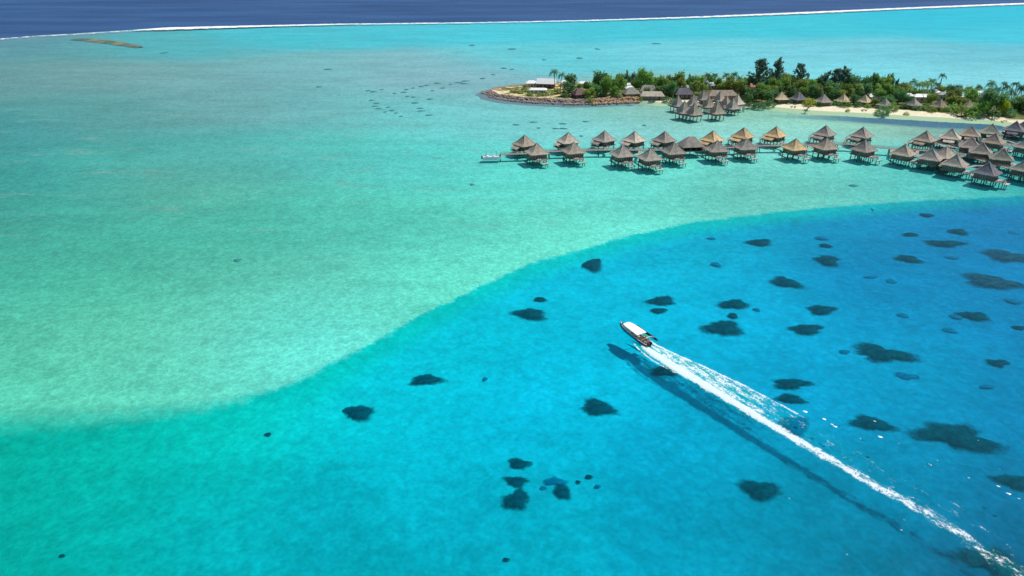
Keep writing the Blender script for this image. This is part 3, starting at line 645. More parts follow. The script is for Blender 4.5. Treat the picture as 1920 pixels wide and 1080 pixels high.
def place(proto, ax, ay, zap, rz, mat, label, cat, group, sc=1.0):
    o = proto if proto.name not in used else copy_tree(proto)
    used.add(proto.name)
    p = at(ax, ay, zap * sc); o.location = (p.x, p.y, 0); o.rotation_euler.z = R(rz); o.scale = (sc,) * 3
    for pt in ('roof', 'lean_to_roof'):
        if mat: set_mat(o, pt, mat)
    tag(o, label, cat, group); return o
GB = 'thatched overwater bungalows along the pier'
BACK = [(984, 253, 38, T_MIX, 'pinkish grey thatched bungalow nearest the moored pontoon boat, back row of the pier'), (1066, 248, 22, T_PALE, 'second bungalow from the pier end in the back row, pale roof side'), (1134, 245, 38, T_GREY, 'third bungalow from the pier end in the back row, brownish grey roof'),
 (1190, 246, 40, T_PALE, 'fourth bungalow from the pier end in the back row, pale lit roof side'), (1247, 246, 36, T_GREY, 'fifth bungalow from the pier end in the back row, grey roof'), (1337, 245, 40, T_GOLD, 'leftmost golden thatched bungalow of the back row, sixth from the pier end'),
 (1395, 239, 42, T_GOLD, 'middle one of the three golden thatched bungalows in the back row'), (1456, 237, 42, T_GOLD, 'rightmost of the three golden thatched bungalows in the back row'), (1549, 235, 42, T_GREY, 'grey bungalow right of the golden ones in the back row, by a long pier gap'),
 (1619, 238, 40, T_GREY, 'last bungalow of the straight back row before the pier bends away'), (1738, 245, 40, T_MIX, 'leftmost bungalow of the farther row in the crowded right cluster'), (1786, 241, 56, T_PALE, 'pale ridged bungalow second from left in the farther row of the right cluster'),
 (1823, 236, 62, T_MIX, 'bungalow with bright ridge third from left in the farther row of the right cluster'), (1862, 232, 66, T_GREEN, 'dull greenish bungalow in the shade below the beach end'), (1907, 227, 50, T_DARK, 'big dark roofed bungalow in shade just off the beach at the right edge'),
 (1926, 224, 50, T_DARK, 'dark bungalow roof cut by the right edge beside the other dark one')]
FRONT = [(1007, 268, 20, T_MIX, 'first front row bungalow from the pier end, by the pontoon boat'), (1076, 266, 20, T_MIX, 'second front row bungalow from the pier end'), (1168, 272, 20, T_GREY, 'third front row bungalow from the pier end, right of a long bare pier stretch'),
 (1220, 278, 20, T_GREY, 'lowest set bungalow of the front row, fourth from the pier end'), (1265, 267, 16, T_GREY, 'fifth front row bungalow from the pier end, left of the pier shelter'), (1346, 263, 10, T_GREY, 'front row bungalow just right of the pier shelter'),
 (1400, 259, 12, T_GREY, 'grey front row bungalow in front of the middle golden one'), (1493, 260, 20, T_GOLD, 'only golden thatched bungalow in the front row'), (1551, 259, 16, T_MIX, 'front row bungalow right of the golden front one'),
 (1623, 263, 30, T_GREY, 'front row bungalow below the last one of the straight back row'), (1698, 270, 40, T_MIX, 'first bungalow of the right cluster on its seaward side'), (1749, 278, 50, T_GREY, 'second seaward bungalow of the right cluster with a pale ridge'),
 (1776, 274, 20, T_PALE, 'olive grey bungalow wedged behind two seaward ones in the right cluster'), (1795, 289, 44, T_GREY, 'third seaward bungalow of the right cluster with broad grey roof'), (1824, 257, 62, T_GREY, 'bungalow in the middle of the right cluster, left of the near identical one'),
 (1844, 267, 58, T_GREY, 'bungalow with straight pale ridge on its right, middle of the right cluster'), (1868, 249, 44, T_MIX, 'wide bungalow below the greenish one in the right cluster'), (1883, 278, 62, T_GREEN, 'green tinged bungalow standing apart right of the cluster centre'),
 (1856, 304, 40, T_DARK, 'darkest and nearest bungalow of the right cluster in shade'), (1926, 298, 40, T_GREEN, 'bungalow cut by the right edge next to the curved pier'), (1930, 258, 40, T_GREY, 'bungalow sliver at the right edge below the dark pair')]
placed = []
for x, y, rz, mt, lb in BACK: placed.append(place(back_, x, y, 8.9, rz, mt, lb, 'bungalow', GB))
for x, y, rz, mt, lb in FRONT: placed.append(place(front, x, y, 8.9, rz, mt, lb, 'bungalow', GB))
GP = 'steep thatched pavilions off the island beach'
PAV = [(1272, 179, 30, T_GREY, 'leftmost steep pavilion of the cluster off the beach'), (1284, 189, 25, T_GREY, 'second pavilion from the left, seaward side of the beach cluster'), (1301, 178, 20, T_GREY, 'upper left pavilion behind the seaward ones in the beach cluster'),
 (1303, 192, 30, T_MIX, 'widest seaward pavilion of the beach cluster'), (1320, 168, 22, T_GREY, 'tall pavilion at the back of the beach cluster, left one'), (1346, 190, 22, T_MIX, 'pavilion standing apart at the seaward middle of the beach cluster'),
 (1351, 170, 36, T_MIX, 'tall pinkish pavilion at the back of the beach cluster, right one'), (1375, 184, 30, T_GREY, 'seaward pavilion at the right end of the beach cluster'), (1384, 176, 34, T_PALE, 'pavilion at the right end of the beach cluster, landward one'),
 (1330, 181, 20, T_MIX, 'low pavilion in the heart of the beach cluster'), (1363, 179, 40, T_MIX, 'reddish brown pavilion between the two right ones of the beach cluster')]
for x, y, rz, mt, lb in PAV: place(pav, x, y, 9.5, rz, mt, lb, 'pavilion', GP, .95 if y < 188 else 1.05)

# shelter on the pier
t = empty('pier_shelter'); p = at(1297, 255, 8.6); t.location = (p.x, p.y, 0); t.rotation_euler.z = R(8)
r_ = MB()
A = [(-6.0, -4.8, 3.9), (6.0, -4.8, 3.9), (6.0, 4.8, 3.9), (-6.0, 4.8, 3.9), (-4.6, -3.4, 5.3), (4.6, -3.4, 5.3), (4.6, 3.4, 5.3), (-4.6, 3.4, 5.3), (-1.5, -.3, 8.4), (1.5, -.3, 8.4), (1.5, .3, 8.4), (-1.5, .3, 8.4)]
r_.add(A, [(0, 1, 5, 4), (1, 2, 6, 5), (2, 3, 7, 6), (3, 0, 4, 7), (4, 5, 9, 8), (5, 6, 10, 9), (6, 7, 11, 10), (7, 4, 8, 11), (8, 9, 10, 11), (3, 2, 1, 0)])
r_.build('roof', T_GREY, t); MB().box(0, 0, 1.78, 11, 9, .24).build('deck', WOOD, t); MB().box(0, 3.8, 2.9, 9.6, .2, 2).box(-4.7, 0, 2.9, .2, 7.4, 2).box(4.7, 0, 2.9, .2, 7.4, 2).build('wall', WALL, t)
for x in (-5, -1.7, 1.7, 5):
    for y in (-4, 4):
        q = MB().tube([(0, 0, -1.7), (0, 0, 4.2)], .2, 7).build('post', POST, t); q.location = (x, y, 0)
tag(t, 'broad thatched shelter with short ridge sitting on the pier itself', 'shelter')

# ---------------- piers ----------------
def ribbon(mb, pts, w, z, th=.2):
    pts = [Vector((p[0], p[1], 0)) for p in pts]; n = len(pts); vv = []
    for i, p in enumerate(pts):
        d = (pts[min(i + 1, n - 1)] - pts[max(i - 1, 0)]).normalized(); s = Vector((-d.y, d.x, 0)) * w / 2
        vv += [p + s + Vector((0, 0, z)), p - s + Vector((0, 0, z)), p - s + Vector((0, 0, z - th)), p + s + Vector((0, 0, z - th))]
    fs = []
    for i in range(n - 1):
        for k in range(4): fs.append((i * 4 + k, (i + 1) * 4 + k, (i + 1) * 4 + (k + 1) % 4, i * 4 + (k + 1) % 4))
    fs += [(3, 2, 1, 0), tuple((n - 1) * 4 + k for k in range(4))]
    return mb.add(vv, fs)
def along(pts, step):
    out = []; acc = 0; last = 0
    for a, b in zip(pts, pts[1:]):
        L = (b - a).length; s = last
        while s < L:
            d = (b - a).normalized(); out.append((a + d * s, Vector((-d.y, d.x, 0)))); s += step
        last = s - L
    return out
def pier(name, label, pix, branches, w=2.4, step=8.5):
    t = empty(name); pts = [at(x, y, 1.9) for x, y in pix]; t.location = (pts[0].x, pts[0].y, 0); off = Vector((pts[0].x, pts[0].y, 0))
    pts = [Vector((p.x, p.y, 0)) - off for p in pts]
    ribbon(MB(), pts, w, 1.9).build('deck', WOOD, t)
    for s in (-1, 1):
        rp = [p + Vector((-(pts[min(i + 1, len(pts) - 1)] - pts[max(i - 1, 0)]).normalized().y, (pts[min(i + 1, len(pts) - 1)] - pts[max(i - 1, 0)]).normalized().x, 0)) * (w / 2 - .1) * s for i, p in enumerate(pts)]
        mb = ribbon(MB(), rp, .12, 2.75, .1); ribbon(mb, rp, .08, 2.4, .06)
        for q, nn in along(rp, 2.4): mb.box(q.x, q.y, 2.3, .1, .1, .82)
        mb.build('handrail', RAILM, t)
    proto = None; cnt = 0
    for q, nn in along(pts, step):
        for s in (-1, 1):
            if cnt >= 98: break
            if proto is None:
                proto = MB().tube([(0, 0, -1.7), (0, 0, 1.68)], [.24, .2], 7).build('post', POST, t); o = proto
            else: o = proto.copy(); C.objects.link(o); o.parent = t
            o.location = (q.x + nn.x * s * w * .42, q.y + nn.y * s * w * .42, 0); cnt += 1
        b_ = 0
    for b in branches:
        bp = Vector((b.location.x, b.location.y, 0)) - off
        best = None
        for a, c in zip(pts, pts[1:]):
            tt = max(0, min(1, (bp - a).dot(c - a) / (c - a).length_squared)); q = a + (c - a) * tt
            if best is None or (q - bp).length < (best - bp).length: best = q
        d = bp - best; L = d.length
        if L > 7:
            e_ = bp - d.normalized() * 4.0
            md = (best + e_) / 2 + Vector((d.y, -d.x, 0)).normalized() * L * .10
            mb = ribbon(MB(), [best, md, e_], 1.5, 1.86, .16)
            ribbon(mb, [best + Vector((.6, 0, 0)), md + Vector((.6, 0, 0)), e_ + Vector((.6, 0, 0))], .08, 2.6, .08)
            mb.build('branch_walkway', RAILM, t)
    return t
mainp = [(938, 289), (985, 288), (1020, 284), (1060, 283), (1110, 281), (1160, 281), (1215, 281), (1260, 281), (1330, 278), (1380, 276), (1430, 273), (1470, 273), (1510, 272), (1560, 270), (1590, 270), (1630, 275), (1665, 278), (1700, 280), (1745, 283), (1785, 287), (1825, 296), (1870, 309), (1900, 318), (1940, 335), (1990, 365)]
tp = pier('pier', 'long timber pier on stilts curving past both rows of bungalows', mainp, placed[:10] + placed[16:31])
tag(tp, 'long timber pier on stilts curving past both rows of bungalows', 'pier')
tp2 = pier('pier', 'short timber pier threading the farther bungalows of the right cluster', [(1755, 268), (1800, 266), (1850, 272), (1900, 272), (1960, 268)], placed[10:14] + placed[30:34]); tag(tp2, 'short timber pier threading the farther bungalows of the right cluster', 'pier')
tp3 = pier('pier', 'short walkway on stilts from the beach through the steep pavilions', [(1395, 200), (1370, 200), (1340, 203), (1310, 204), (1285, 202)], [], step=7); tag(tp3, 'short walkway on stilts from the beach through the steep pavilions', 'pier')

# ---------------- pontoon boat at the pier end ----------------
ALU = simple('white_gelcoat', (226, 232, 238), .35, .04, 1, spec=.5); TUBE = simple('frame_tube', (150, 168, 170), .4, .05, 2, metal=.3); DKG = simple('dark_rubber', (30, 34, 42), .6, .1, 2)
t = empty('pontoon_boat'); p = at(922, 297.5, 0); t.location = (p.x, p.y, 0); t.rotation_euler.z = R(4)
for s in (-1, 1):
    h = MB(); n = 12; vv = []
    for i in range(n):
        f = i / (n - 1); x = -4.6 + 9.2 * f; w_ = .55 * min(1, (1 - f) * 4 + .15) * min(1, f * 6 + .6); z0 = -.3 + .5 * max(0, f - .75) * 3
        vv += [(x, -w_, .75), (x, w_, .75), (x, w_ * .7, z0), (x, -w_ * .7, z0)]
    fs = [(3, 2, 1, 0), tuple((n - 1) * 4 + k for k in range(4))]
    for i in range(n - 1):
        for k in range(4): fs.append((i * 4 + k, i * 4 + (k + 1) % 4, (i + 1) * 4 + (k + 1) % 4, (i + 1) * 4 + k))
    q = h.add(vv, fs).build('hull', ALU, t); q.location = (0, s * 1.5, 0)
MB().box(0, 0, .85, 8.6, 4.0, .2).box(0, 1.9, 1.15, 8.2, .08, .45).box(0, -1.9, 1.15, 8.2, .08, .45).build('deck', ALU, t)
fr = MB()
for x in (-2.9, 2.6):
    for y in (-1.8, 1.8): fr.tube([(x, y, .9), (x * .92, y, 3.9)], .07, 5)
for y in (-1.8, 1.8): fr.tube([(-2.7, y, 3.9), (2.4, y, 3.9)], .07, 5)
fr.tube([(-2.7, -1.8, 3.9), (-2.7, 1.8, 3.9)], .07, 5).tube([(2.4, -1.8, 3.9), (2.4, 1.8, 3.9)], .07, 5); fr.build('canopy_frame', TUBE, t)
MB().box(-2, 0, 1.25, .8, 2.6, .6).box(1, 0, 1.25, .8, 2.6, .6).build('bench', WHITE, t); MB().box(-4.9, 0, .5, .5, .5, 1.1).box(-4.9, 0, 1.15, .6, .6, .4).build('outboard_motor', DKG, t)
tag(t, 'white pontoon boat with bare canopy frame moored at the pier end', 'boat')

# ---------------- outrigger tour boat ----------------
NAVY = simple('navy_paint', (16, 34, 84), .3, .1, 1, spec=.5); CREAM = simple('cream_paint', (240, 234, 222), .5, .05, 1); CANV = simple('canopy_canvas', (248, 244, 238), .8, .04, .8); TEAL = simple('green_netting', (20, 150, 118), .8, .15, 3); SEAT = simple('seat_pad', (196, 180, 160), .8, .1, 3); BLK = simple('boom_paint', (28, 30, 44), .4, .1, 2)
t = empty('outrigger_boat')
bw = at(1165, 617); stn = at(1208, 650); mid = (bw + stn) / 2
dv = (wk[3] - wk[1]).normalized() * -1; t.location = (at(1190, 633).x, at(1190, 633).y, .12)
ang = math.atan2(dv.y, dv.x) - math.pi / 2
t.rotation_euler = (R(3.0), 0, ang)
st = [(-5.2, 1.05, .85, -.25), (-4, 1.15, .85, -.3), (-2, 1.2, .9, -.32), (0, 1.2, .95, -.32), (2, 1.1, 1.05, -.3), (3.6, .85, 1.2, -.25), (4.8, .5, 1.4, -.1), (5.6, .2, 1.6, .25), (6.1, .03, 1.75, .9)]
hv = []; hf = []
for y, w_, zt, zk in st: hv += [(-w_, y, zt), (-w_ * .93, y, zt * .45), (-w_ * .55, y, zk * .5), (0, y, zk), (w_ * .55, y, zk * .5), (w_ * .93, y, zt * .45), (w_, y, zt)]
for i in range(len(st) - 1):
    for k in range(6): hf.append((i * 7 + k, (i + 1) * 7 + k, (i + 1) * 7 + k + 1, i * 7 + k + 1))
hf.append(tuple(range(7)))
hull = MB().add(hv, hf).build('hull', NAVY, t)
dk = MB(); dvv = []
for y, w_, zt, zk in st: dvv += [(-w_ * .95, y, zt - (.35 if y < 3 else .06)), (w_ * .95, y, zt - (.35 if y < 3 else .06))]
dk.add(dvv, [(i * 2, i * 2 + 1, i * 2 + 3, i * 2 + 2) for i in range(len(st) - 1)]); dk.build('deck', CREAM, t)
gw = MB()
for s in (-1, 1): gw.tube([(s * w_, y, zt + .03) for y, w_, zt, zk in st[:7]], .07, 5)
gw.build('gunwale', CREAM, t)
MB().add([(-.55, 4.0, 1.34), (.55, 4.0, 1.34), (.12, 5.4, 1.6), (-.12, 5.4, 1.6), (-.5, 4.0, 1.2), (.5, 4.0, 1.2)], [(0, 1, 2, 3), (4, 5, 1, 0)]).build('bow_deck', NAVY, t)
cv = MB(); rows_ = [(-2.3, 1.55, 2.2), (-.8, 1.55, 2.28), (1.2, 1.48, 2.3), (3.0, 1.3, 2.26), (4.0, 1.05, 2.2)]
vv = []
for y, w_, z in rows_:
    for k in range(7): a = -1 + k / 3; vv.append((a * w_ + .15, y, z + .1 * (1 - a * a)))
for y, w_, z in rows_:
    for k in range(7): a = -1 + k / 3; vv.append((a * w_ + .15, y, z - .07 + .1 * (1 - a * a)))
fs = []; nn = len(rows_) * 7
for i in range(len(rows_) - 1):
    for k in range(6):
        q = (i * 7 + k, i * 7 + k + 1, (i + 1) * 7 + k + 1, (i + 1) * 7 + k); fs.append(q); fs.append(tuple(nn + j for j in reversed(q)))
for i in range(len(rows_) - 1):
    fs.append((i * 7, (i + 1) * 7, nn + (i + 1) * 7, nn + i * 7)); fs.append(((i + 1) * 7 + 6, i * 7 + 6, nn + i * 7 + 6, nn + (i + 1) * 7 + 6))
for k in range(6): fs.append((k + 1, k, nn + k, nn + k + 1)); fs.append((28 + k, 29 + k, nn + 29 + k, nn + 28 + k))
cv.add(vv, fs).build('canopy', CANV, t)
for x, y in ((-1.05, -2.2), (1.05, -2.2), (-1.1, .6), (1.1, .6), (-.85, 3.4), (.85, 3.4)):
    q = MB().tube([(0, 0, .7), (0, 0, 2.24)], .045, 5).build('canopy_pole', CREAM, t); q.location = (x, y, 0)
for k, y in enumerate((-4.3, -3.2, -1.8, -.4, 1.0)):
    b_ = MB().box(0, 0, .85, 1.9, .45, .3).box(0, -.28, 1.15, 1.9, .1, .5).build('bench', SEAT, t); b_.location = (0, y, 0)
MB().box(0, 2.6, 1.2, .9, .5, .8).box(0, 2.9, 1.75, 1.1, .08, .45).build('console', CREAM, t)
for s in (-.42, .42):
    q = MB().box(0, 0, 1.15, .42, .62, .55).box(0, 0, .5, .22, .3, 1.2).box(0, 0, .9, .34, .4, .2).build('outboard_motor', simple('motor_cowl', (92, 38, 50), .4, .1, 1) if s < 0 else DKG, t); q.location = (s, -5.55, 0)
am = MB(); am.tube([(0, -4.2, .25), (0, -3.8, .22), (0, -1, .2), (0, 1.8, .24), (0, 3.4, .45), (0, 4.0, .75)], [.12, .28, .33, .3, .18, .04], 10)
q = am.build('outrigger_float', BLK, t, True); q.location = (3.9, -.2, 0)
for y in (1.3, -2.9):
    q = MB().tube([(.9, 0, 1.0), (2.6, 0, 1.05), (3.9, -.1, .4)], [.1, .09, .07], 6).build('boom', BLK if y > 0 else CREAM, t); q.location = (0, y, 0)
MB().add([(1.35, -2.9, 1.02), (2.6, -2.9, .9), (2.6, -1.2, .9), (1.35, -1.2, 1.02), (1.35, -2.9, .98), (2.6, -2.9, .86), (2.6, -1.2, .86), (1.35, -1.2, .98)], [(0, 1, 2, 3), (7, 6, 5, 4), (0, 4, 5, 1), (1, 5, 6, 2), (2, 6, 7, 3), (3, 7, 4, 0)]).build('netting', TEAL, t)
tag(t, 'navy outrigger tour boat with white canopy speeding across the deep water', 'boat')

# passengers: one skinned body each, seated on the stern benches
SKINS = [simple('skin_a', (188, 130, 98), .6, .05), simple('skin_b', (140, 92, 66), .6, .05)]
def person(loc, rz, label, shirt, shorts, hair, skin, reach):
    t = empty('person', (0, 0, 0)); t.location = loc; t.rotation_euler.z = rz
    def skinned(name, pts, edges, rad, mat, sub=1):
        me = bpy.data.meshes.new(name); me.from_pydata(pts, edges, []); o = bpy.data.objects.new(name, me); C.objects.link(o); o.parent = t
        md = o.modifiers.new('skin', 'SKIN'); md.use_smooth_shade = True; me.skin_vertices.new() if not me.skin_vertices else None
        for i, r_ in enumerate(rad): me.skin_vertices[0].data[i].radius = r_ if hasattr(r_, '__len__') else (r_, r_)
        me.skin_vertices[0].data[0].use_root = True
        sb = o.modifiers.new('sub', 'SUBSURF'); sb.levels = sub; sb.render_levels = sub; me.materials.append(mat); return o
    ra = reach
    pts = [(0, 0, .08), (0, .02, .3), (0, 0, .52), (0, .02, .62), (0, .04, .72), (0, .05, .84),          # pelvis spine chest neck head crown
           (-.19, 0, .5), (-.25, .12, .26), (-.16, .34 + ra, .22), (-.13, .42 + ra, .22), (.19, 0, .5), (.25, .12, .26), (.16, .34, .22), (.13, .42, .22),
           (-.1, .04, .06), (-.13, .45, .1), (-.13, .47, -.33), (-.13, .6, -.37), (.1, .04, .06), (.13, .45, .1), (.13, .47, -.33), (.13, .6, -.37), (0, .15, .73)]
    ed = [(0, 1), (1, 2), (2, 3), (3, 4), (4, 5), (2, 6), (6, 7), (7, 8), (8, 9), (2, 10), (10, 11), (11, 12), (12, 13), (0, 14), (14, 15), (15, 16), (16, 17), (0, 18), (18, 19), (19, 20), (20, 21), (4, 22)]
    rd = [(.15, .11), (.13, .09), (.15, .09), .05, (.09, .1), .06, .055, .045, .035, .03, .055, .045, .035, .03, .085, .065, .045, .035, .085, .065, .045, .035, .018]
    skinned('body', pts, ed, rd, skin)
    skinned('shirt', [(0, 0, .1), (0, .02, .3), (0, 0, .52), (-.19, 0, .5), (-.24, .08, .34), (.19, 0, .5), (.24, .08, .34)], [(0, 1), (1, 2), (2, 3), (3, 4), (2, 5), (5, 6)], [(.17, .12), (.15, .11), (.17, .1), .07, .062, .07, .062], shirt)
    skinned('shorts', [(0, 0, .06), (-.11, .05, .07), (-.13, .36, .1), (.11, .05, .07), (.13, .36, .1)], [(0, 1), (1, 2), (0, 3), (3, 4)], [(.16, .12), .1, .085, .1, .085], shorts)
    skinned('hair', [(0, .0, .82), (0, -.03, .76), (0, -.03, .70)], [(0, 1), (1, 2)], [.09, .1, .07], hair)
    tag(t, label, 'person', 'passengers on the outrigger boat'); return t
cols = [simple('red_cloth', (150, 44, 56), .9, .1), simple('white_cloth', (226, 222, 216), .9, .05), simple('dark_cloth', (52, 40, 58), .9, .1), simple('orange_cloth', (200, 120, 80), .9, .1), simple('navy_cloth', (34, 44, 80), .9, .1)]
hairs = [simple('dark_hair', (40, 28, 26), .8, .1), simple('brown_hair', (88, 58, 40), .8, .1)]
Mb = Matrix.Translation(t.location) @ t.rotation_euler.to_matrix().to_4x4()
for (x, y, c_, s2, h_, k_, ra, lb) in [(-.62, -4.25, 1, 4, 0, 0, .1, 'seated person in a white shirt at the left end of the rearmost bench'), (.05, -4.25, 2, 2, 0, 1, 0, 'seated person in dark clothes at the middle of the rearmost bench'), (.66, -4.25, 0, 2, 1, 0, .05, 'seated person in a red shirt at the right end of the rearmost bench'),
     (-.6, -3.15, 3, 2, 1, 0, 0, 'seated person in an orange shirt on the left just behind the canopy'), (.1, -3.15, 0, 4, 0, 1, .08, 'seated person in a red shirt in the middle just behind the canopy'), (.68, -3.15, 2, 1, 0, 0, 0, 'seated person in a dark shirt and white shorts right behind the canopy')]:
    w_ = Mb @ Vector((x, y, 1.0)); person(w_, ang, lb, cols[c_], cols[s2], hairs[h_], SKINS[k_], ra)

# ---------------- houses on the island ----------------
def house(name, x, y, w, d, hw, hr, rz, roofm, wallm, label, kind='hip', ridge=.4, over=.6, cat='house'):
    t = empty(name); p = land(x, y); t.location = p; t.rotation_euler.z = R(rz)
    MB().box(0, 0, hw / 2 - .2, w, d, hw + .4).build('wall', wallm, t)
    W2, D2 = w / 2 + over, d / 2 + over; r = MB(); rg = W2 * ridge
    if kind == 'gable': rg = W2
    if kind == 'mono':
        r.add([(-W2, -D2, hw), (W2, -D2, hw), (W2, D2, hw + hr), (-W2, D2, hw + hr), (-W2, -D2, hw + .25), (W2, -D2, hw + .25), (W2, D2, hw + hr + .25), (-W2, D2, hw + hr + .25)], [(3, 2, 1, 0), (4, 5, 6, 7), (0, 1, 5, 4), (1, 2, 6, 5), (2, 3, 7, 6), (3, 0, 4, 7)])
    else:
        r.add([(-W2, -D2, hw), (W2, -D2, hw), (W2, D2, hw), (-W2, D2, hw), (-W2, -D2, hw + .2), (W2, -D2, hw + .2), (W2, D2, hw + .2), (-W2, D2, hw + .2), (-rg, 0, hw + hr), (rg, 0, hw + hr)],
              [(3, 2, 1, 0), (0, 1, 5, 4), (1, 2, 6, 5), (2, 3, 7, 6), (3, 0, 4, 7), (4, 5, 9, 8), (6, 7, 8, 9), (5, 6, 9), (7, 4, 8)])
    r.build('roof', roofm, t)
    nw = max(2, int(w / 3))
    for k in range(nw):
        q = MB().box(0, 0, 0, 1.2, .1, 1.2).build('window', WHITE, t); q.location = (-w / 2 + (k + .5) * w / nw, -d / 2 - .04, hw * .55)
        MB().box(0, 0, 0, 1.0, .14, 1.0).build('pane', GLASSM, q)
    q = MB().box(0, 0, 0, 1.0, .12, 2.0).build('door', DARKW, t); q.location = (w / 2 - w / nw, -d / 2 - .04, 1.0)
    tag(t, label, cat, 'roofs among the island trees'); return t
HS = [('house', 996, 162, 8, 7, 2.6, 2.0, 5, WHITER, PLAST, 'white roofed house nearest the rocky tip of the island', 'hip', .4),
 ('house', 1024, 164, 13, 9, 3.2, 3.6, -12, WHITER, DARKW, 'largest white gabled house near the rocky tip', 'gable', 1),
 ('house', 1009, 174, 12, 6, 2.4, 1.3, -3, WHITER, PLAST, 'low long white roof in front of the large gabled house', 'hip', .7),
 ('house', 1059, 161, 6, 5, 2.8, 1.6, 0, WHITER, PLAST, 'small white roof right behind the large gabled house', 'hip', .5),
 ('house', 1095, 163, 8, 6, 3.0, 1.4, 4, WHITER, PLAST, 'white roof left of the tall rounded dark tree', 'hip', .6),
 ('house', 1086, 183, 9, 8, 2.4, 4.0, 20, BROWNR, DARKW, 'steep purple-brown roofed house beside the rocky shore', 'hip', .35),
 ('house', 1178, 167, 9, 6, 3.0, 1.6, -6, WHITER, PLAST, 'whitish roof above the flared one in the island middle', 'mono', 1),
 ('house', 1180, 173, 6, 5, 3.0, 1.8, 10, WHITER, PLAST, 'bright small roof just below the whitish one in the island middle', 'hip', .4),
 ('house', 1198, 164, 4, 4, 3.0, 1.5, -20, WHITER, PLAST, 'little white hut roof left of the long thatched halls', 'mono', 1),
 ('house', 1218, 168, 10, 6, 2.6, 2.0, 0, GREYR, PLAST, 'grey roof with a white lower edge behind the thatched hall', 'hip', .5),
 ('house', 1280, 172, 7, 5, 3.2, 1.0, 0, WHITER, PLAST, 'brightest white roof just left above the steep pavilions', 'mono', 1),
 ('house', 1338, 167, 7, 5, 3.0, 1.2, 3, WHITER, PLAST, 'white roof in the trees right above the steep pavilions', 'mono', 1),
 ('house', 1408, 172, 10, 7, 3.6, 2.4, -5, REDR, PLAST, 'terracotta roofed house below the tall feathery tree', 'hip', .4),
 ('house', 1470, 168, 8, 5, 3.2, 1.2, 6, WHITER, PLAST, 'white roof above the pale straw beach hut', 'mono', 1),
 ('house', 1505, 180, 7, 5, 3.2, 1.0, -10, WHITER, PLAST, 'bright white roof just above the dark beach hut', 'mono', 1),
 ('house', 1643, 190, 11, 5, 3.2, 1.2, 0, WHITER, PLAST, 'long white roof between the pointed beach huts', 'mono', 1),
 ('house', 1699, 190, 7, 5, 3.6, 1.2, 8, WHITER, PLAST, 'white roof left end of the white row by the palms', 'mono', 1),
 ('house', 1727, 191, 12, 6, 3.6, 1.8, -4, WHITER, PLAST, 'wide white roof of the row by the palms', 'hip', .6),
 ('house', 1750, 184, 5, 5, 4.0, 2.0, 20, WHITER, PLAST, 'white peaked roof below the lone tall palm', 'hip', .3),
 ('house', 1766, 187, 7, 6, 3.6, 1.8, -8, GREYR, PLAST, 'grey lilac roof right of the white row', 'hip', .4),
 ('house', 1793, 191, 8, 5, 3.4, 1.0, 0, WHITER, PLAST, 'white roof below a clump of palms near the right', 'mono', 1),
 ('house', 1826, 190, 7, 5, 3.4, 3.0, -35, WHITER, PLAST, 'slanting cream roof left of the big dark tree', 'mono', 1),
 ('chapel', 1318, 165, 4.5, 4.5, 4.5, 6.0, 15, WHITER, PLAST, 'pointed white roof rising from the trees behind the pavilions', 'hip', .02),
 ('thatched_hall', 1222, 184, 16, 7, 2.4, 3.0, -3, T_PALE, WALL, 'long low thatched hall on the little beach left of the pavilions', 'hip', .75),
 ('thatched_hall', 1215, 177, 12, 7, 2.6, 4.0, -3, T_GREY, WALL, 'upper thatched hall behind the long low one', 'hip', .6),
 ('thatched_hall', 1183, 181, 11, 9, 2.4, 4.2, 10, T_GREEN, WALL, 'dark domed thatched hall behind the orange shore rocks', 'hip', .25),
 ('thatched_hall', 1281, 183, 12, 8, 2.8, 4.2, 0, T_DARK, DARKW, 'dark brown hall in shade left behind the pavilions', 'hip', .5),  # shade on this hall is painted in as dark thatch
 ('thatched_hall', 1352, 186, 20, 8, 3.0, 3.4, 4, T_MIX, REDR, 'long pinkish thatched hall behind the pavilions', 'hip', .7)]
for h_ in HS: house(*h_, cat='hall' if h_[0] == 'thatched_hall' else ('chapel' if h_[0] == 'chapel' else 'house'))
# beach huts
def beach_hut(x, ay, mat, rz, label, sc=1.0):
    t = empty('beach_hut'); p = at(x, ay, 1.2 + 7.0 * sc); t.location = (p.x, p.y, max(ground_z(p.x, p.y), .8) - .1); t.rotation_euler.z = R(rz); t.scale = (sc,) * 3
    q = roof_mb(4.2, 4.4, curve=1.5).build('roof', mat, t); q.location.z = 2.6
    ridges_mb(4.2, 4.4, .55, 1.5, .13).build('ridge_cap', RIDGE, q)
    MB().box(0, 0, 1.4, 6.4, 6.4, 2.8).build('wall', WALL, t); MB().box(0, -3.7, .3, 6.6, 2.0, .2).build('porch', WOOD, t)
    for k in (-1.6, 1.6):
        q = MB().box(0, 0, 0, 1.4, .1, 1.4).build('window', WHITE, t); q.location = (k, -3.24, 1.6); MB().box(0, 0, 0, 1.2, .14, 1.2).build('pane', GLASSM, q)
    for k in (-3.1, 3.1):
        q = MB().tube([(0, 0, 0), (0, 0, 2.7)], .1, 6).build('post', POST, t); q.location = (k, -4.4, 0)
    tag(t, label, 'hut', 'thatched huts along the sandy beach')
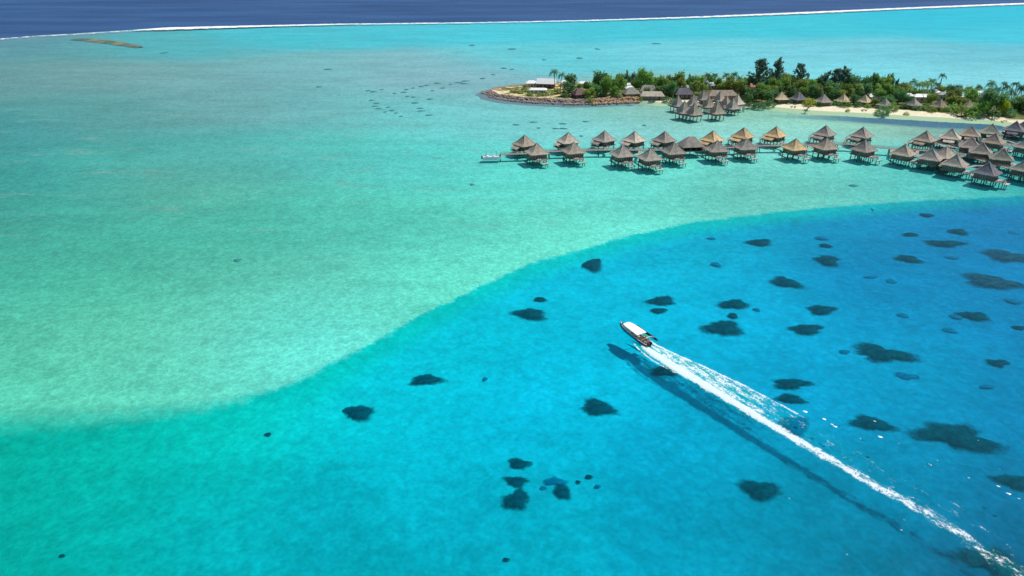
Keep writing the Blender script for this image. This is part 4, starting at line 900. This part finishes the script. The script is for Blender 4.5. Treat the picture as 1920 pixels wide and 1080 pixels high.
for a in [(1466, 172, T_SAND, 5, 'pale straw beach hut at the left end of the white sand'), (1499, 173, T_DARK, 20, 'dark grey beach hut second along the white sand'), (1546, 177, T_GREY, 12, 'pinkish grey beach hut right of the yellow-green bush'), (1583, 177, T_SAND, 25, 'beach hut with a bright left ridge, fourth along the sand', .95),
          (1623, 178, T_SAND, 38, 'straw beach hut with a bright right ridge, fifth along the sand', .95), (1661, 185, T_GREEN, 30, 'greenish beach hut almost hidden by dark bushes', .9), (1715, 184, T_GREY, 30, 'purplish grey beach hut in front of the wide white roof', .95), (1765, 187, T_MIX, 20, 'brown grey beach hut hidden in shrubs right of the purplish one', .95), (1818, 188, T_MIX, 10, 'low brownish beach hut left of the big dark tree', .9)]: beach_hut(*a)

# ---------------- trees ----------------
def leafmat(name, a, b):
    m = NT(name); P = m.coord()
    col = m.mix(m.ramp(m.noise(.5, 3, .6, P), .35, .65), lin(a), lin(b))
    oi = m.new('ShaderNodeObjectInfo'); hs = m.new('ShaderNodeHueSaturation'); m.link(col, hs.inputs['Color'])
    m.link(m.math('MULTIPLY_ADD', oi.outputs['Random'], .7, 1.0), hs.inputs['Value']); m.link(m.math('MULTIPLY_ADD', oi.outputs['Random'], .03, .49), hs.inputs['Hue'])
    m.link(hs.outputs[0], m.b.inputs['Base Color']); m.b.inputs['Roughness'].default_value = .7; m.b.inputs['Specular IOR Level'].default_value = .15
    tl = m.new('ShaderNodeBsdfTranslucent'); m.link(hs.outputs[0], tl.inputs[0]); mx = m.new('ShaderNodeMixShader'); mx.inputs[0].default_value = .42
    m.link(m.b.outputs[0], mx.inputs[1]); m.link(tl.outputs[0], mx.inputs[2]); m.link(mx.outputs[0], m.out.inputs['Surface']); return m.m
L_GREEN = leafmat('leaves_green', (98, 136, 66), (146, 174, 88)); L_OLIVE = leafmat('leaves_olive', (116, 138, 66), (158, 170, 94)); L_DARK = leafmat('leaves_dark', (80, 122, 78), (118, 150, 96)); L_CAS = leafmat('needles', (84, 122, 112), (132, 154, 128)); L_PALM = leafmat('palm_fronds', (100, 128, 72), (156, 166, 98)); L_PALMD = leafmat('palm_fronds_dark', (60, 112, 92), (104, 144, 98)); L_YEL = leafmat('leaves_yellow_green', (150, 172, 48), (190, 200, 72)); BARK = simple('bark', (120, 104, 88), .95, .2, 3)
def leaf(mb, p, s, r, drop=0.0):
    a = Vector((r.gauss(0, 1), r.gauss(0, 1), r.gauss(0, .6))).normalized(); b = a.cross(Vector((r.gauss(0, 1), r.gauss(0, 1), r.gauss(0, 1)))).normalized()
    if drop: a = (a * .4 + Vector((0, 0, -drop))).normalized()
    n_ = a.cross(b) * s * .25
    mb.add([p - a * s + n_, p - b * s * .55, p + a * s + n_, p + b * s * .55], [(0, 1, 2, 3)])
def broad_proto(seed, nl=420):
    r = random.Random(seed); t = empty('broadleaf_tree'); H_ = 1.0
    mb = MB(); lobes = [(Vector((0, 0, .6)), .3)]
    for k in range(11):
        a = r.random() * 6.28; q = r.uniform(.15, .38); lobes.append((Vector((math.cos(a) * q, math.sin(a) * q, r.uniform(.2, .82))), r.uniform(.16, .26)))
    for i in range(nl * 2):
        c, rad_ = r.choice(lobes); d = Vector((r.gauss(0, 1), r.gauss(0, 1), r.gauss(0, .85))).normalized(); f = r.random() ** .35
        leaf(mb, c + d * rad_ * f * r.uniform(.85, 1.15), r.uniform(.04, .085), r)
    mb.build('crown', L_GREEN, t)
    tb = MB().tube([(0, 0, -.03), (.01, 0, .2), (0, .01, .42)], [.035, .025, .018], 6)
    for c, q in lobes[1:6]: tb.tube([(0, .005, .3), tuple(c * .75 + Vector((0, 0, .1))), tuple(c)], [.016, .011, .005], 5)
    tb.build('trunk', BARK, t); return t
def cas_proto(seed):
    r = random.Random(seed); t = empty('feathery_tree'); mb = MB(); tb = MB().tube([(0, 0, -.03), (.01, .01, .5), (0, 0, .93)], [.03, .018, .005], 6)
    for k in range(40):
        z = r.uniform(.16, .93); a = r.random() * 6.28; L = (1.08 - z) * r.uniform(.28, .46) + .04
        d = Vector((math.cos(a), math.sin(a), r.uniform(.4, .9))); tip = Vector((0, 0, z)) + d * L
        tb.tube([(0, 0, z), tuple(tip)], [.008, .003], 4)
        for j in range(26):
            f = r.uniform(.15, 1.12); p_ = Vector((0, 0, z)).lerp(tip, f) + Vector((r.gauss(0, .02), r.gauss(0, .02), r.gauss(0, .02))); leaf(mb, p_, r.uniform(.03, .06), r, .0)
    mb.build('crown', L_CAS, t); tb.build('trunk', BARK, t); return t
def palm_proto(seed, lean=.12, mat=None, nf=20, tall=False):
    r = random.Random(seed); t = empty('palm_tree'); top = Vector((lean, lean * .3, .8)); fr_ = .16 if tall else .27
    MB().tube([(0, 0, -.03), (lean * .2, 0, .3), (lean * .6, lean * .2, .6), tuple(top)], [.028, .018, .015, .013], 6).build('trunk', BARK, t)
    mb = MB()
    for k in range(nf):
        a = 2 * math.pi * k / nf + r.uniform(-.2, .2); up = r.uniform(.1, 1.7); L = fr_ * r.uniform(.85, 1.15); d = Vector((math.cos(a), math.sin(a), 0)); s = Vector((-d.y, d.x, 0)); pr = top; 
        pts = [top + d * L * math.sin(min(f * 1.3, 1.5)) * (1 - .15 * up) + Vector((0, 0, L * (up * f * .9 - 1.1 * f * f))) for f in (0, .25, .5, .75, 1)]
        for i in range(4):
            for j in range(3):
                f = j / 3; q = pts[i].lerp(pts[i + 1], f); wd = L * (.20, .24, .2, .12)[i]; e2 = pts[i].lerp(pts[i + 1], f + .26)
                for sg in (-1, 1):
                    mb.add([q, e2, e2 + s * sg * wd * 1.5 + Vector((0, 0, -wd * .55)) + d * wd * .3], [(0, 1, 2)])
    mb.build('crown', mat or L_PALM, t); return t
BR = [broad_proto(s) for s in (1, 2, 3, 4)]; CA = [cas_proto(s) for s in (5, 6, 7)]; PA = [palm_proto(8, .08), palm_proto(9, -.14), palm_proto(10, .16)]; PT_ = palm_proto(14, .05, L_PALMD, 20, True)
def plant(proto, x, by, ty, wpx, mat, label, cat, group='trees on the island'):
    o = proto if proto.name not in used else copy_tree(proto); used.add(proto.name)
    p = land(x, by); sc = (H - 3) / (sp - (540 - by) / F * cp) / F
    h = max((by - ty) * sc / .97, 1.2); w = wpx * sc
    k = {'broadleaf_tree': .98, 'feathery_tree': .8, 'palm_tree': h / max(w, .1) if False else .56, 'bush': .98}[proto.name.split('.')[0]]
    o.location = p
    if proto.name.startswith('palm'): s = h; o.scale = (s, s, s)
    else:
        g_ = 1.35 if proto.name.startswith('feathery') else 1.12; o.scale = (w * g_ / k, w * g_ / k, h)
    o.rotation_euler.z = (x * 1.7 + by) % 6.28
    if mat: set_mat(o, 'crown', mat)
    tag(o, label, cat, group); return o
TR = [ # x, base, top, width, kind
(1040, 168, 128, 12, 'P'), (1051, 168, 133, 12, 'P'), (1069, 172, 136, 22, 'd'), (1066, 180, 152, 24, 'd'), (1084, 172, 156, 12, 'g'), (1122, 174, 129, 28, 'd'), (1134, 182, 140, 24, 'g'), (1146, 178, 147, 22, 'd'), (1157, 182, 141, 20, 'g'), (1105, 186, 164, 22, 'o'), (1120, 184, 158, 18, 'd'), (1150, 184, 160, 18, 'g'),
(1174, 168, 134, 8, 'c'), (1186, 168, 137, 10, 'c'), (1166, 172, 148, 18, 'g'), (1190, 172, 146, 16, 'g'), (1207, 174, 126, 26, 'g'), (1216, 172, 134, 18, 'o'), (1196, 170, 142, 14, 'd'), (1228, 174, 145, 24, 'g'), (1243, 176, 141, 22, 'g'), (1256, 172, 140, 18, 'd'), (1268, 174, 133, 26, 'g'), (1258, 182, 152, 24, 'd'), (1240, 182, 158, 20, 'd'), (1278, 178, 146, 20, 'o'),
(1291, 167, 140, 7, 'c'), (1309, 168, 138, 18, 'g'), (1300, 176, 150, 20, 'o'), (1318, 178, 156, 16, 'o'), (1330, 166, 134, 12, 'P'), (1338, 166, 135, 12, 'P'), (1345, 172, 145, 18, 'g'), (1350, 178, 154, 20, 'o'), (1361, 170, 134, 13, 'P'), (1371, 168, 133, 13, 'P'), (1368, 180, 143, 30, 'o'), (1385, 174, 140, 14, 'P'), (1384, 182, 148, 24, 'o'), (1396, 176, 146, 16, 'd'), (1391, 184, 158, 18, 'p'),
(1419, 176, 113, 38, 'c'), (1451, 174, 113, 24, 'c'), (1493, 174, 121, 24, 'c'), (1436, 176, 141, 26, 'd'), (1430, 184, 154, 26, 'g'), (1450, 180, 146, 26, 'g'), (1418, 190, 164, 26, 'd'), (1438, 192, 166, 26, 'd'), (1402, 192, 170, 18, 'd'), (1465, 178, 143, 26, 'g'), (1480, 176, 141, 24, 'o'), (1497, 180, 146, 26, 'o'), (1510, 174, 140, 9, 'c'), (1516, 180, 148, 24, 'g'),
(1532, 176, 140, 24, 'd'), (1448, 190, 164, 20, 'd'), (1486, 188, 160, 24, 'd'), (1523, 188, 158, 24, 'd'), (1506, 184, 160, 18, 'g'), (1545, 178, 136, 22, 'c'), (1562, 178, 130, 26, 'c'), (1577, 178, 128, 26, 'c'), (1590, 178, 138, 24, 'd'), (1556, 184, 150, 26, 'd'), (1545, 186, 160, 16, 'p'), (1578, 184, 152, 28, 'g'), (1565, 190, 163, 22, 'd'), (1602, 190, 154, 18, 'p'), (1610, 180, 140, 22, 'd'),
(1626, 180, 136, 28, 'd'), (1640, 182, 143, 24, 'g'), (1618, 188, 154, 24, 'd'), (1645, 188, 156, 22, 'p'), (1655, 182, 144, 22, 'o'), (1664, 180, 137, 14, 'd'), (1662, 190, 156, 22, 'g'), (1676, 182, 150, 11, 'c'), (1672, 190, 160, 20, 'g'), (1683, 194, 165, 22, 'd'), (1694, 186, 154, 20, 'o'), (1710, 184, 147, 12, 'P'), (1703, 190, 158, 20, 'p'), (1722, 186, 152, 16, 'p'), (1736, 186, 148, 18, 'p'), (1742, 182, 144, 18, 'P'),
(1752, 184, 152, 18, 'p'), (1756, 184, 132, 12, 'T'), (1728, 194, 164, 20, 'p'), (1782, 186, 156, 14, 'P'), (1792, 186, 157, 14, 'P'), (1786, 196, 165, 26, 'o'), (1798, 190, 164, 16, 'p'), (1808, 186, 162, 11, 'P'), (1824, 186, 156, 16, 'P'), (1817, 196, 166, 26, 'g'), (1812, 192, 168, 16, 'p'), (1857, 192, 150, 20, 'P'), (1852, 214, 164, 30, 'd'), (1866, 212, 172, 30, 'D'), (1843, 204, 172, 20, 'd'),
(1874, 190, 148, 13, 'T'), (1877, 191, 150, 13, 'T'), (1890, 191, 150, 13, 'T'), (1899, 191, 149, 13, 'T'), (1904, 192, 157, 14, 'P'), (1913, 192, 160, 14, 'P'), (1917, 191, 153, 13, 'T'), (1884, 191, 157, 12, 'P'), (1838, 216, 188, 26, 'g'), (1879, 216, 186, 18, 'y'), (1912, 206, 178, 40, 'D'), (1900, 208, 186, 30, 'D'), (1925, 212, 180, 30, 'D'), (1932, 196, 156, 14, 'P'), (1865, 196, 158, 13, 'P'), (1846, 198, 166, 13, 'P'), (1894, 198, 166, 12, 'P'),
(1100, 176, 150, 16, 'd'), (1212, 182, 160, 12, 'd'), (1660, 200, 176, 28, 'd'), (1640, 198, 184, 16, 'o'), (1780, 200, 178, 22, 'o'), (1800, 204, 182, 24, 'o'), (1745, 196, 172, 18, 'o'), (1700, 196, 176, 16, 'd'), (1400, 184, 160, 20, 'd'), (1535, 190, 166, 18, 'd'), (1600, 196, 176, 18, 'd'), (1480, 182, 158, 12, 'p'), (1458, 184, 158, 14, 'd'), (1290, 178, 160, 16, 'd')]
fr_ = random.Random(4)
for i_, x_ in enumerate(range(1113, 1935, 9)):
    by_ = [177, 186, 181, 190][i_ % 4] + (3 if x_ > 1700 else 0)
    if 1262 < x_ < 1396 and by_ > 180: continue
    if x_ < 1262 and by_ > 183: continue
    if any(abs(x_ - h_[1]) < h_[3] * 1.3 + 7 and by_ > h_[2] for h_ in HS): by_ = min(h_[2] for h_ in HS if abs(x_ - h_[1]) < h_[3] * 1.3 + 7) - 3
    if x_ > 1838 and by_ < 190: continue
    TR.append((x_, by_, by_ - fr_.uniform(20, 30), fr_.uniform(20, 26) if x_ < 1690 else 18, ('gdogopd' if x_ < 1690 else 'pPopgpP')[i_ % 7]))
TR.sort(key=lambda q: q[0])
KN = {'d': ('dark green bushy tree', L_DARK), 'D': ('very dark spreading tree', L_DARK), 'g': ('mid green bushy tree', L_GREEN), 'o': ('olive green rounded tree', L_OLIVE), 'y': ('yellow green rounded tree', L_YEL), 'c': ('feathery dark pointed tree', L_CAS), 'P': ('dark crowned palm', L_PALMD), 'p': ('olive fronded palm', L_PALM), 'T': ('tall slim palm', L_PALMD)}
LM = [(1025, 'the large white gabled house'), (1086, 'the purple-brown house'), (1122, 'the rounded tree on the left'), (1180, 'the small bright roof'), (1218, 'the grey roof'), (1280, 'the brightest white roof'), (1318, 'the pointed white roof'), (1352, 'the pinkish hall'), (1408, 'the terracotta roof'), (1466, 'the pale straw hut'), (1505, 'the dark beach hut'), (1546, 'the pinkish grey hut'), (1583, 'the fourth beach hut'), (1643, 'the long white roof'), (1727, 'the wide white roof'), (1766, 'the grey lilac roof'), (1826, 'the slanting cream roof'), (1866, 'the beach end'), (1912, 'the right edge')]
seen = {}
for i, (x, by, ty, w, k) in enumerate(TR):
    nm, mt = KN[k]; lx, ln_ = min(LM, key=lambda q: abs(q[0] - x))
    side = 'just left of' if x < lx - 5 else ('just right of' if x > lx + 5 else ('behind' if by < 184 else 'in front of'))
    row = 'back' if by < 175 else ('front' if by > 187 else 'middle')
    key = f'{nm} {side} {ln_}, {row}'
    c_ = seen.get(key, 0); seen[key] = c_ + 1
    if c_ == 0: lb = key
    else: lb = key + ', ' + ('second', 'third', 'fourth', 'fifth', 'sixth', 'seventh')[c_ - 1] + ' rightward'
    pr = BR[i % 4] if k in 'dDgoy' else CA[i % 3] if k == 'c' else PT_ if k == 'T' else PA[i % 3]
    plant(pr, x, by, ty, w, mt, lb, 'palm' if k in 'PpT' else 'tree')
# low shrubs on the beach edge and the point
def bush_proto(seed):
    r = random.Random(seed); t = empty('bush'); mb = MB()
    for i in range(230):
        d = Vector((r.gauss(0, 1), r.gauss(0, 1), abs(r.gauss(0, .8)))).normalized(); leaf(mb, Vector((d.x * .42, d.y * .42, .08 + d.z * .8)) * r.uniform(.6, 1.12), r.uniform(.05, .1), r)
    mb.build('crown', L_GREEN, t); MB().tube([(0, 0, -.05), (0, 0, .4)], [.03, .015], 5).build('trunk', BARK, t); return t
BU = [bush_proto(31), bush_proto(32)]
BS = [(983, 170, 159, 12, 'd', 'dark shrub left of the white houses at the tip'), (990, 173, 164, 14, 'o', 'olive shrub on the pale ground of the point'), (960, 172, 166, 8, 'o', 'small ochre shrub nearest the rocky tip'), (968, 173, 165, 9, 'o', 'ochre shrub second from the rocky tip'), (977, 176, 168, 10, 'g', 'green shrub on the sandy part of the point'), (993, 180, 172, 14, 'g', 'shrub in front of the low long white roof, left'), (1012, 180, 172, 16, 'g', 'shrub in front of the low long white roof, middle'), (1030, 178, 167, 16, 'g', 'shrub at the right of the low long white roof'), (1044, 176, 160, 16, 'o', 'olive shrub right below the large gabled house'),
 (1060, 182, 170, 18, 'd', 'dark shrub left of the purple-brown house'), (1106, 190, 178, 14, 'o', 'olive shrub right of the purple-brown house by the rocks'), (1128, 184, 174, 14, 'd', 'dark low shrub in the hollow behind the shore rocks'), (1160, 184, 174, 16, 'd', 'dark low shrub left of the domed hall'), (1200, 186, 178, 10, 'g', 'small shrub between the domed and long halls'), (1250, 188, 176, 14, 'd', 'dark shrub at the right end of the long low hall'), (1262, 190, 178, 14, 'd', 'dark shrub just left of the leftmost pavilion'),
 (1518, 197, 183, 24, 'y', 'bright yellow-green bush between the dark and pinkish beach huts'), (1536, 199, 188, 12, 'g', 'green bush at the left foot of the pinkish beach hut'), (1480, 194, 184, 10, 'd', 'dark bush right of the pale straw hut'), (1443, 196, 182, 22, 'd', 'dark bush left of the pale straw hut'), (1425, 198, 186, 22, 'd', 'dark bush where the white sand begins'), (1410, 197, 186, 16, 'd', 'dark bush just right of the pavilions'),
 (1568, 198, 186, 16, 'd', 'dark bush right of the pinkish beach hut'), (1584, 200, 188, 24, 'g', 'green bush in front of the fourth beach hut'), (1608, 201, 188, 14, 'd', 'dark bush left of the fifth beach hut'), (1626, 202, 193, 14, 'o', 'olive bush in front of the fifth beach hut'), (1655, 210, 194, 26, 'd', 'dark bush jutting onto the sand towards the water'), (1672, 207, 190, 20, 'g', 'green bush right of the one jutting onto the sand'), (1696, 204, 190, 20, 'd', 'dark bush left of the purplish hut'), (1718, 206, 195, 24, 'd', 'dark bush in front of the purplish hut'),
 (1740, 207, 194, 24, 'g', 'green bush right of the purplish hut'), (1748, 210, 200, 16, 'o', 'olive bush lowest on the sand right of the purplish hut'), (1764, 209, 196, 22, 'o', 'olive bush in front of the brown grey hut'), (1784, 211, 192, 22, 'g', 'green bush right of the brown grey hut'), (1802, 214, 192, 26, 'o', 'tall olive bush left of the big rounded one'), (1822, 217, 190, 28, 'g', 'big rounded green bush beside the dark canoe'), (1893, 218, 200, 22, 'd', 'dark bush right of the yellow green tree'), (1862, 218, 200, 24, 'd', 'dark bush under the big dark tree'),
 (1590, 206, 199, 8, 'o', 'small olive tuft on the sand below the fourth hut'), (1700, 212, 205, 10, 'o', 'small tuft on the sand left of the purplish hut')]
for i, (x, by, ty, w, k, lb) in enumerate(BS): plant(BU[i % 2], x, by, ty, w * 1.1, KN[k][1], lb, 'bush', 'shrubs along the island shore')

# leaning palms over the water's edge
for x0, y0, x1, y1, lb in [(1521, 198, 1511, 207, 'fallen palm trunk slanting from the white sand into the water'), (1668, 208, 1657, 215, 'leaning palm jutting over the water from the dark bush')]:
    a = land(x0, y0); b = at(x1, y1, .6); t = empty('leaning_palm', tuple(a)); d = b - a
    MB().tube([(0, 0, 0), tuple(d * .5 + Vector((0, 0, .8))), tuple(d)], [.3, .25, .2], 6).build('trunk', BARK, t)
    r = random.Random(x0); mb = MB()
    for k in range(60): leaf(mb, d + Vector((r.gauss(0, .8), r.gauss(0, .8), r.gauss(.2, .4))), .5, r)
    mb.build('crown', L_PALMD, t); tag(t, lb, 'palm', 'palms leaning over the beach')

# beached boats and canoes
def small_boat(name, x, y, L, wd, rz, mat, label, cat, land_=True, canoe=False):
    t = empty(name); p = land(x, y) if land_ else at(x, y, 0); t.location = p + Vector((0, 0, .15 if land_ else 0)); t.rotation_euler.z = R(rz)
    n = 11; vv = []
    for i in range(n):
        f = i / (n - 1); q = math.sin(math.pi * (f * .9 + (.05 if canoe else .1))) ** .7; zt = .7 + .5 * abs(f - .45) ** 2 * 2
        vv += [(-L / 2 + L * f, -wd / 2 * q, zt), (-L / 2 + L * f, wd / 2 * q, zt), (-L / 2 + L * f, wd * .3 * q, 0), (-L / 2 + L * f, -wd * .3 * q, 0)]
    fs = [(3, 2, 1, 0), tuple((n - 1) * 4 + k for k in range(4))]
    for i in range(n - 1):
        for k in (1, 2, 3): fs.append((i * 4 + k, i * 4 + (k + 1) % 4, (i + 1) * 4 + (k + 1) % 4, (i + 1) * 4 + k))
        fs.append((i * 4, (i + 1) * 4, (i + 1) * 4 + 3, i * 4 + 3)) if False else None
    MB().add(vv, [f for f in fs if f]).build('hull', mat, t)
    MB().box(0, 0, .5, L * .12, wd * .8, .08).box(-L * .25, 0, .5, L * .1, wd * .7, .08).box(0, 0, .28, L * .8, wd * .6, .05).build('seat', SEAT, t)
    tag(t, label, cat)
REDB = simple('red_brown_paint', (120, 58, 52), .6, .15, 1)
small_boat('canoe', 1806, 216.5, 9, 1.5, 12, REDB, 'dark red canoe pulled up on the sand beside the rounded bush', 'canoe', True, True)
small_boat('rowing_boat', 1397, 192, 7, 2.0, 4, WHITER, 'white boat drawn up right of the pavilions, upper one', 'boat')
small_boat('rowing_boat', 1413, 196, 9, 2.2, 4, WHITER, 'longer white boat drawn up right of the pavilions, lower one', 'boat')
small_boat('rowing_boat', 1140, 190.5, 3.6, 1.6, 30, WHITER, 'small white dinghy floating off the orange rocks', 'boat', False)
small_boat('rowing_boat', 1184, 194, 4.5, 1.8, -5, GREYR, 'pale dinghy floating off the little beach', 'boat', False)
small_boat('rowing_boat', 1222, 191.3, 5, 2.0, 0, simple('green_paint', (70, 130, 112), .6, .1, 1), 'green dinghy floating beside the little beach', 'boat', False)
# beach loungers
def lounger(x, y, rz, mat, label):
    t = empty('beach_lounger'); t.location = land(x, y); t.rotation_euler.z = R(rz)
    MB().box(0, 0, .42, .8, 1.5, .12).box(0, -1.0, .72, .8, .9, .12, tilt=(R(-38), 0)).build('cushion', mat, t)
    for a in (-.3, .3):
        for b in (-.6, .6):
            q = MB().box(0, 0, .2, .08, .08, .44).build('leg', WOOD, t); q.location = (a, b, 0)
    tag(t, label, 'lounger', 'loungers on the sand')
OR_ = simple('orange_pad', (196, 92, 58), .8, .1, 2); BL_ = simple('dark_pad', (90, 84, 78), .8, .1, 2)
for x, y, rz, mt, lb in [(1858, 221, 20, BL_, 'dark lounger on the sand below the big dark tree, left one'), (1863, 221.5, 30, BL_, 'dark lounger on the sand below the big dark tree, right one'), (1880, 224, 20, OR_, 'orange lounger nearest the dark roofed bungalows, left one'), (1886, 223.5, 30, OR_, 'orange lounger nearest the dark roofed bungalows, right one'), (1617, 205.5, 10, BL_, 'lounger on the sand below the fifth beach hut, left one'), (1623, 205.5, 30, BL_, 'lounger on the sand below the fifth beach hut, right one'), (1484, 198, 20, BL_, 'lounger on the sand below the dark beach hut, left one'), (1491, 198.5, -15, BL_, 'lounger on the sand below the dark beach hut, right one'), (1835, 219, 0, BL_, 'lone lounger right of the dark red canoe')]: lounger(x, y, rz, mt, lb)
# shore rocks
ROCKM = simple('shore_rock', (166, 152, 142), .95, .3, .6, world=True, bump=.5); rb = MB(); rr = random.Random(77)
ROCKO = simple('orange_rock', (186, 152, 116), .95, .3, .6, world=True, bump=.5)
def boulder(mb, c, s, r):
    vv = []; n = 6
    for z, q in ((-.3, .8), (.15, 1), (.6, .55)):
        for k in range(n): a = 6.283 * k / n + r.random() * .4; vv.append((c[0] + math.cos(a) * q * s * r.uniform(.75, 1.2), c[1] + math.sin(a) * q * s * r.uniform(.75, 1.2), c[2] + z * s * r.uniform(.8, 1.2)))
    vv.append((c[0], c[1], c[2] + .8 * s)); fs = []
    for i in range(2):
        for k in range(n): fs.append((i * n + k, i * n + (k + 1) % n, (i + 1) * n + (k + 1) % n, (i + 1) * n + k))
    for k in range(n): fs.append((2 * n + k, 2 * n + (k + 1) % n, 3 * n))
    mb.add(vv, fs)
fx = [p[0] for p in ISL[:23]]; fy = [p[1] for p in ISL[:23]]
for i in range(1500):
    x = rr.uniform(903, 1150); y = np.interp(x, fx, fy) - rr.uniform(-.8, 4.2); p = at(x, y, .6); boulder(rb, (p.x, p.y, ground_z(p.x, p.y)), rr.uniform(.25, .8), rr)
tag(rb.build('shore_rocks', ROCKM), 'band of loose rocks edging the point of the island', 'rocks', kind='stuff')
ro = MB()
for i in range(420):
    x = rr.uniform(1112, 1200); y = np.interp(x, fx, fy) - rr.uniform(-.3, 8.0) * (1 - abs(x - 1145) / 110); p = at(x, y, .9); boulder(ro, (p.x, p.y, ground_z(p.x, p.y)), rr.uniform(.3, 1.2), rr)
tag(ro.build('orange_rocks', ROCKO), 'heap of orange brown rocks on the shore in the island middle', 'rocks', kind='stuff')
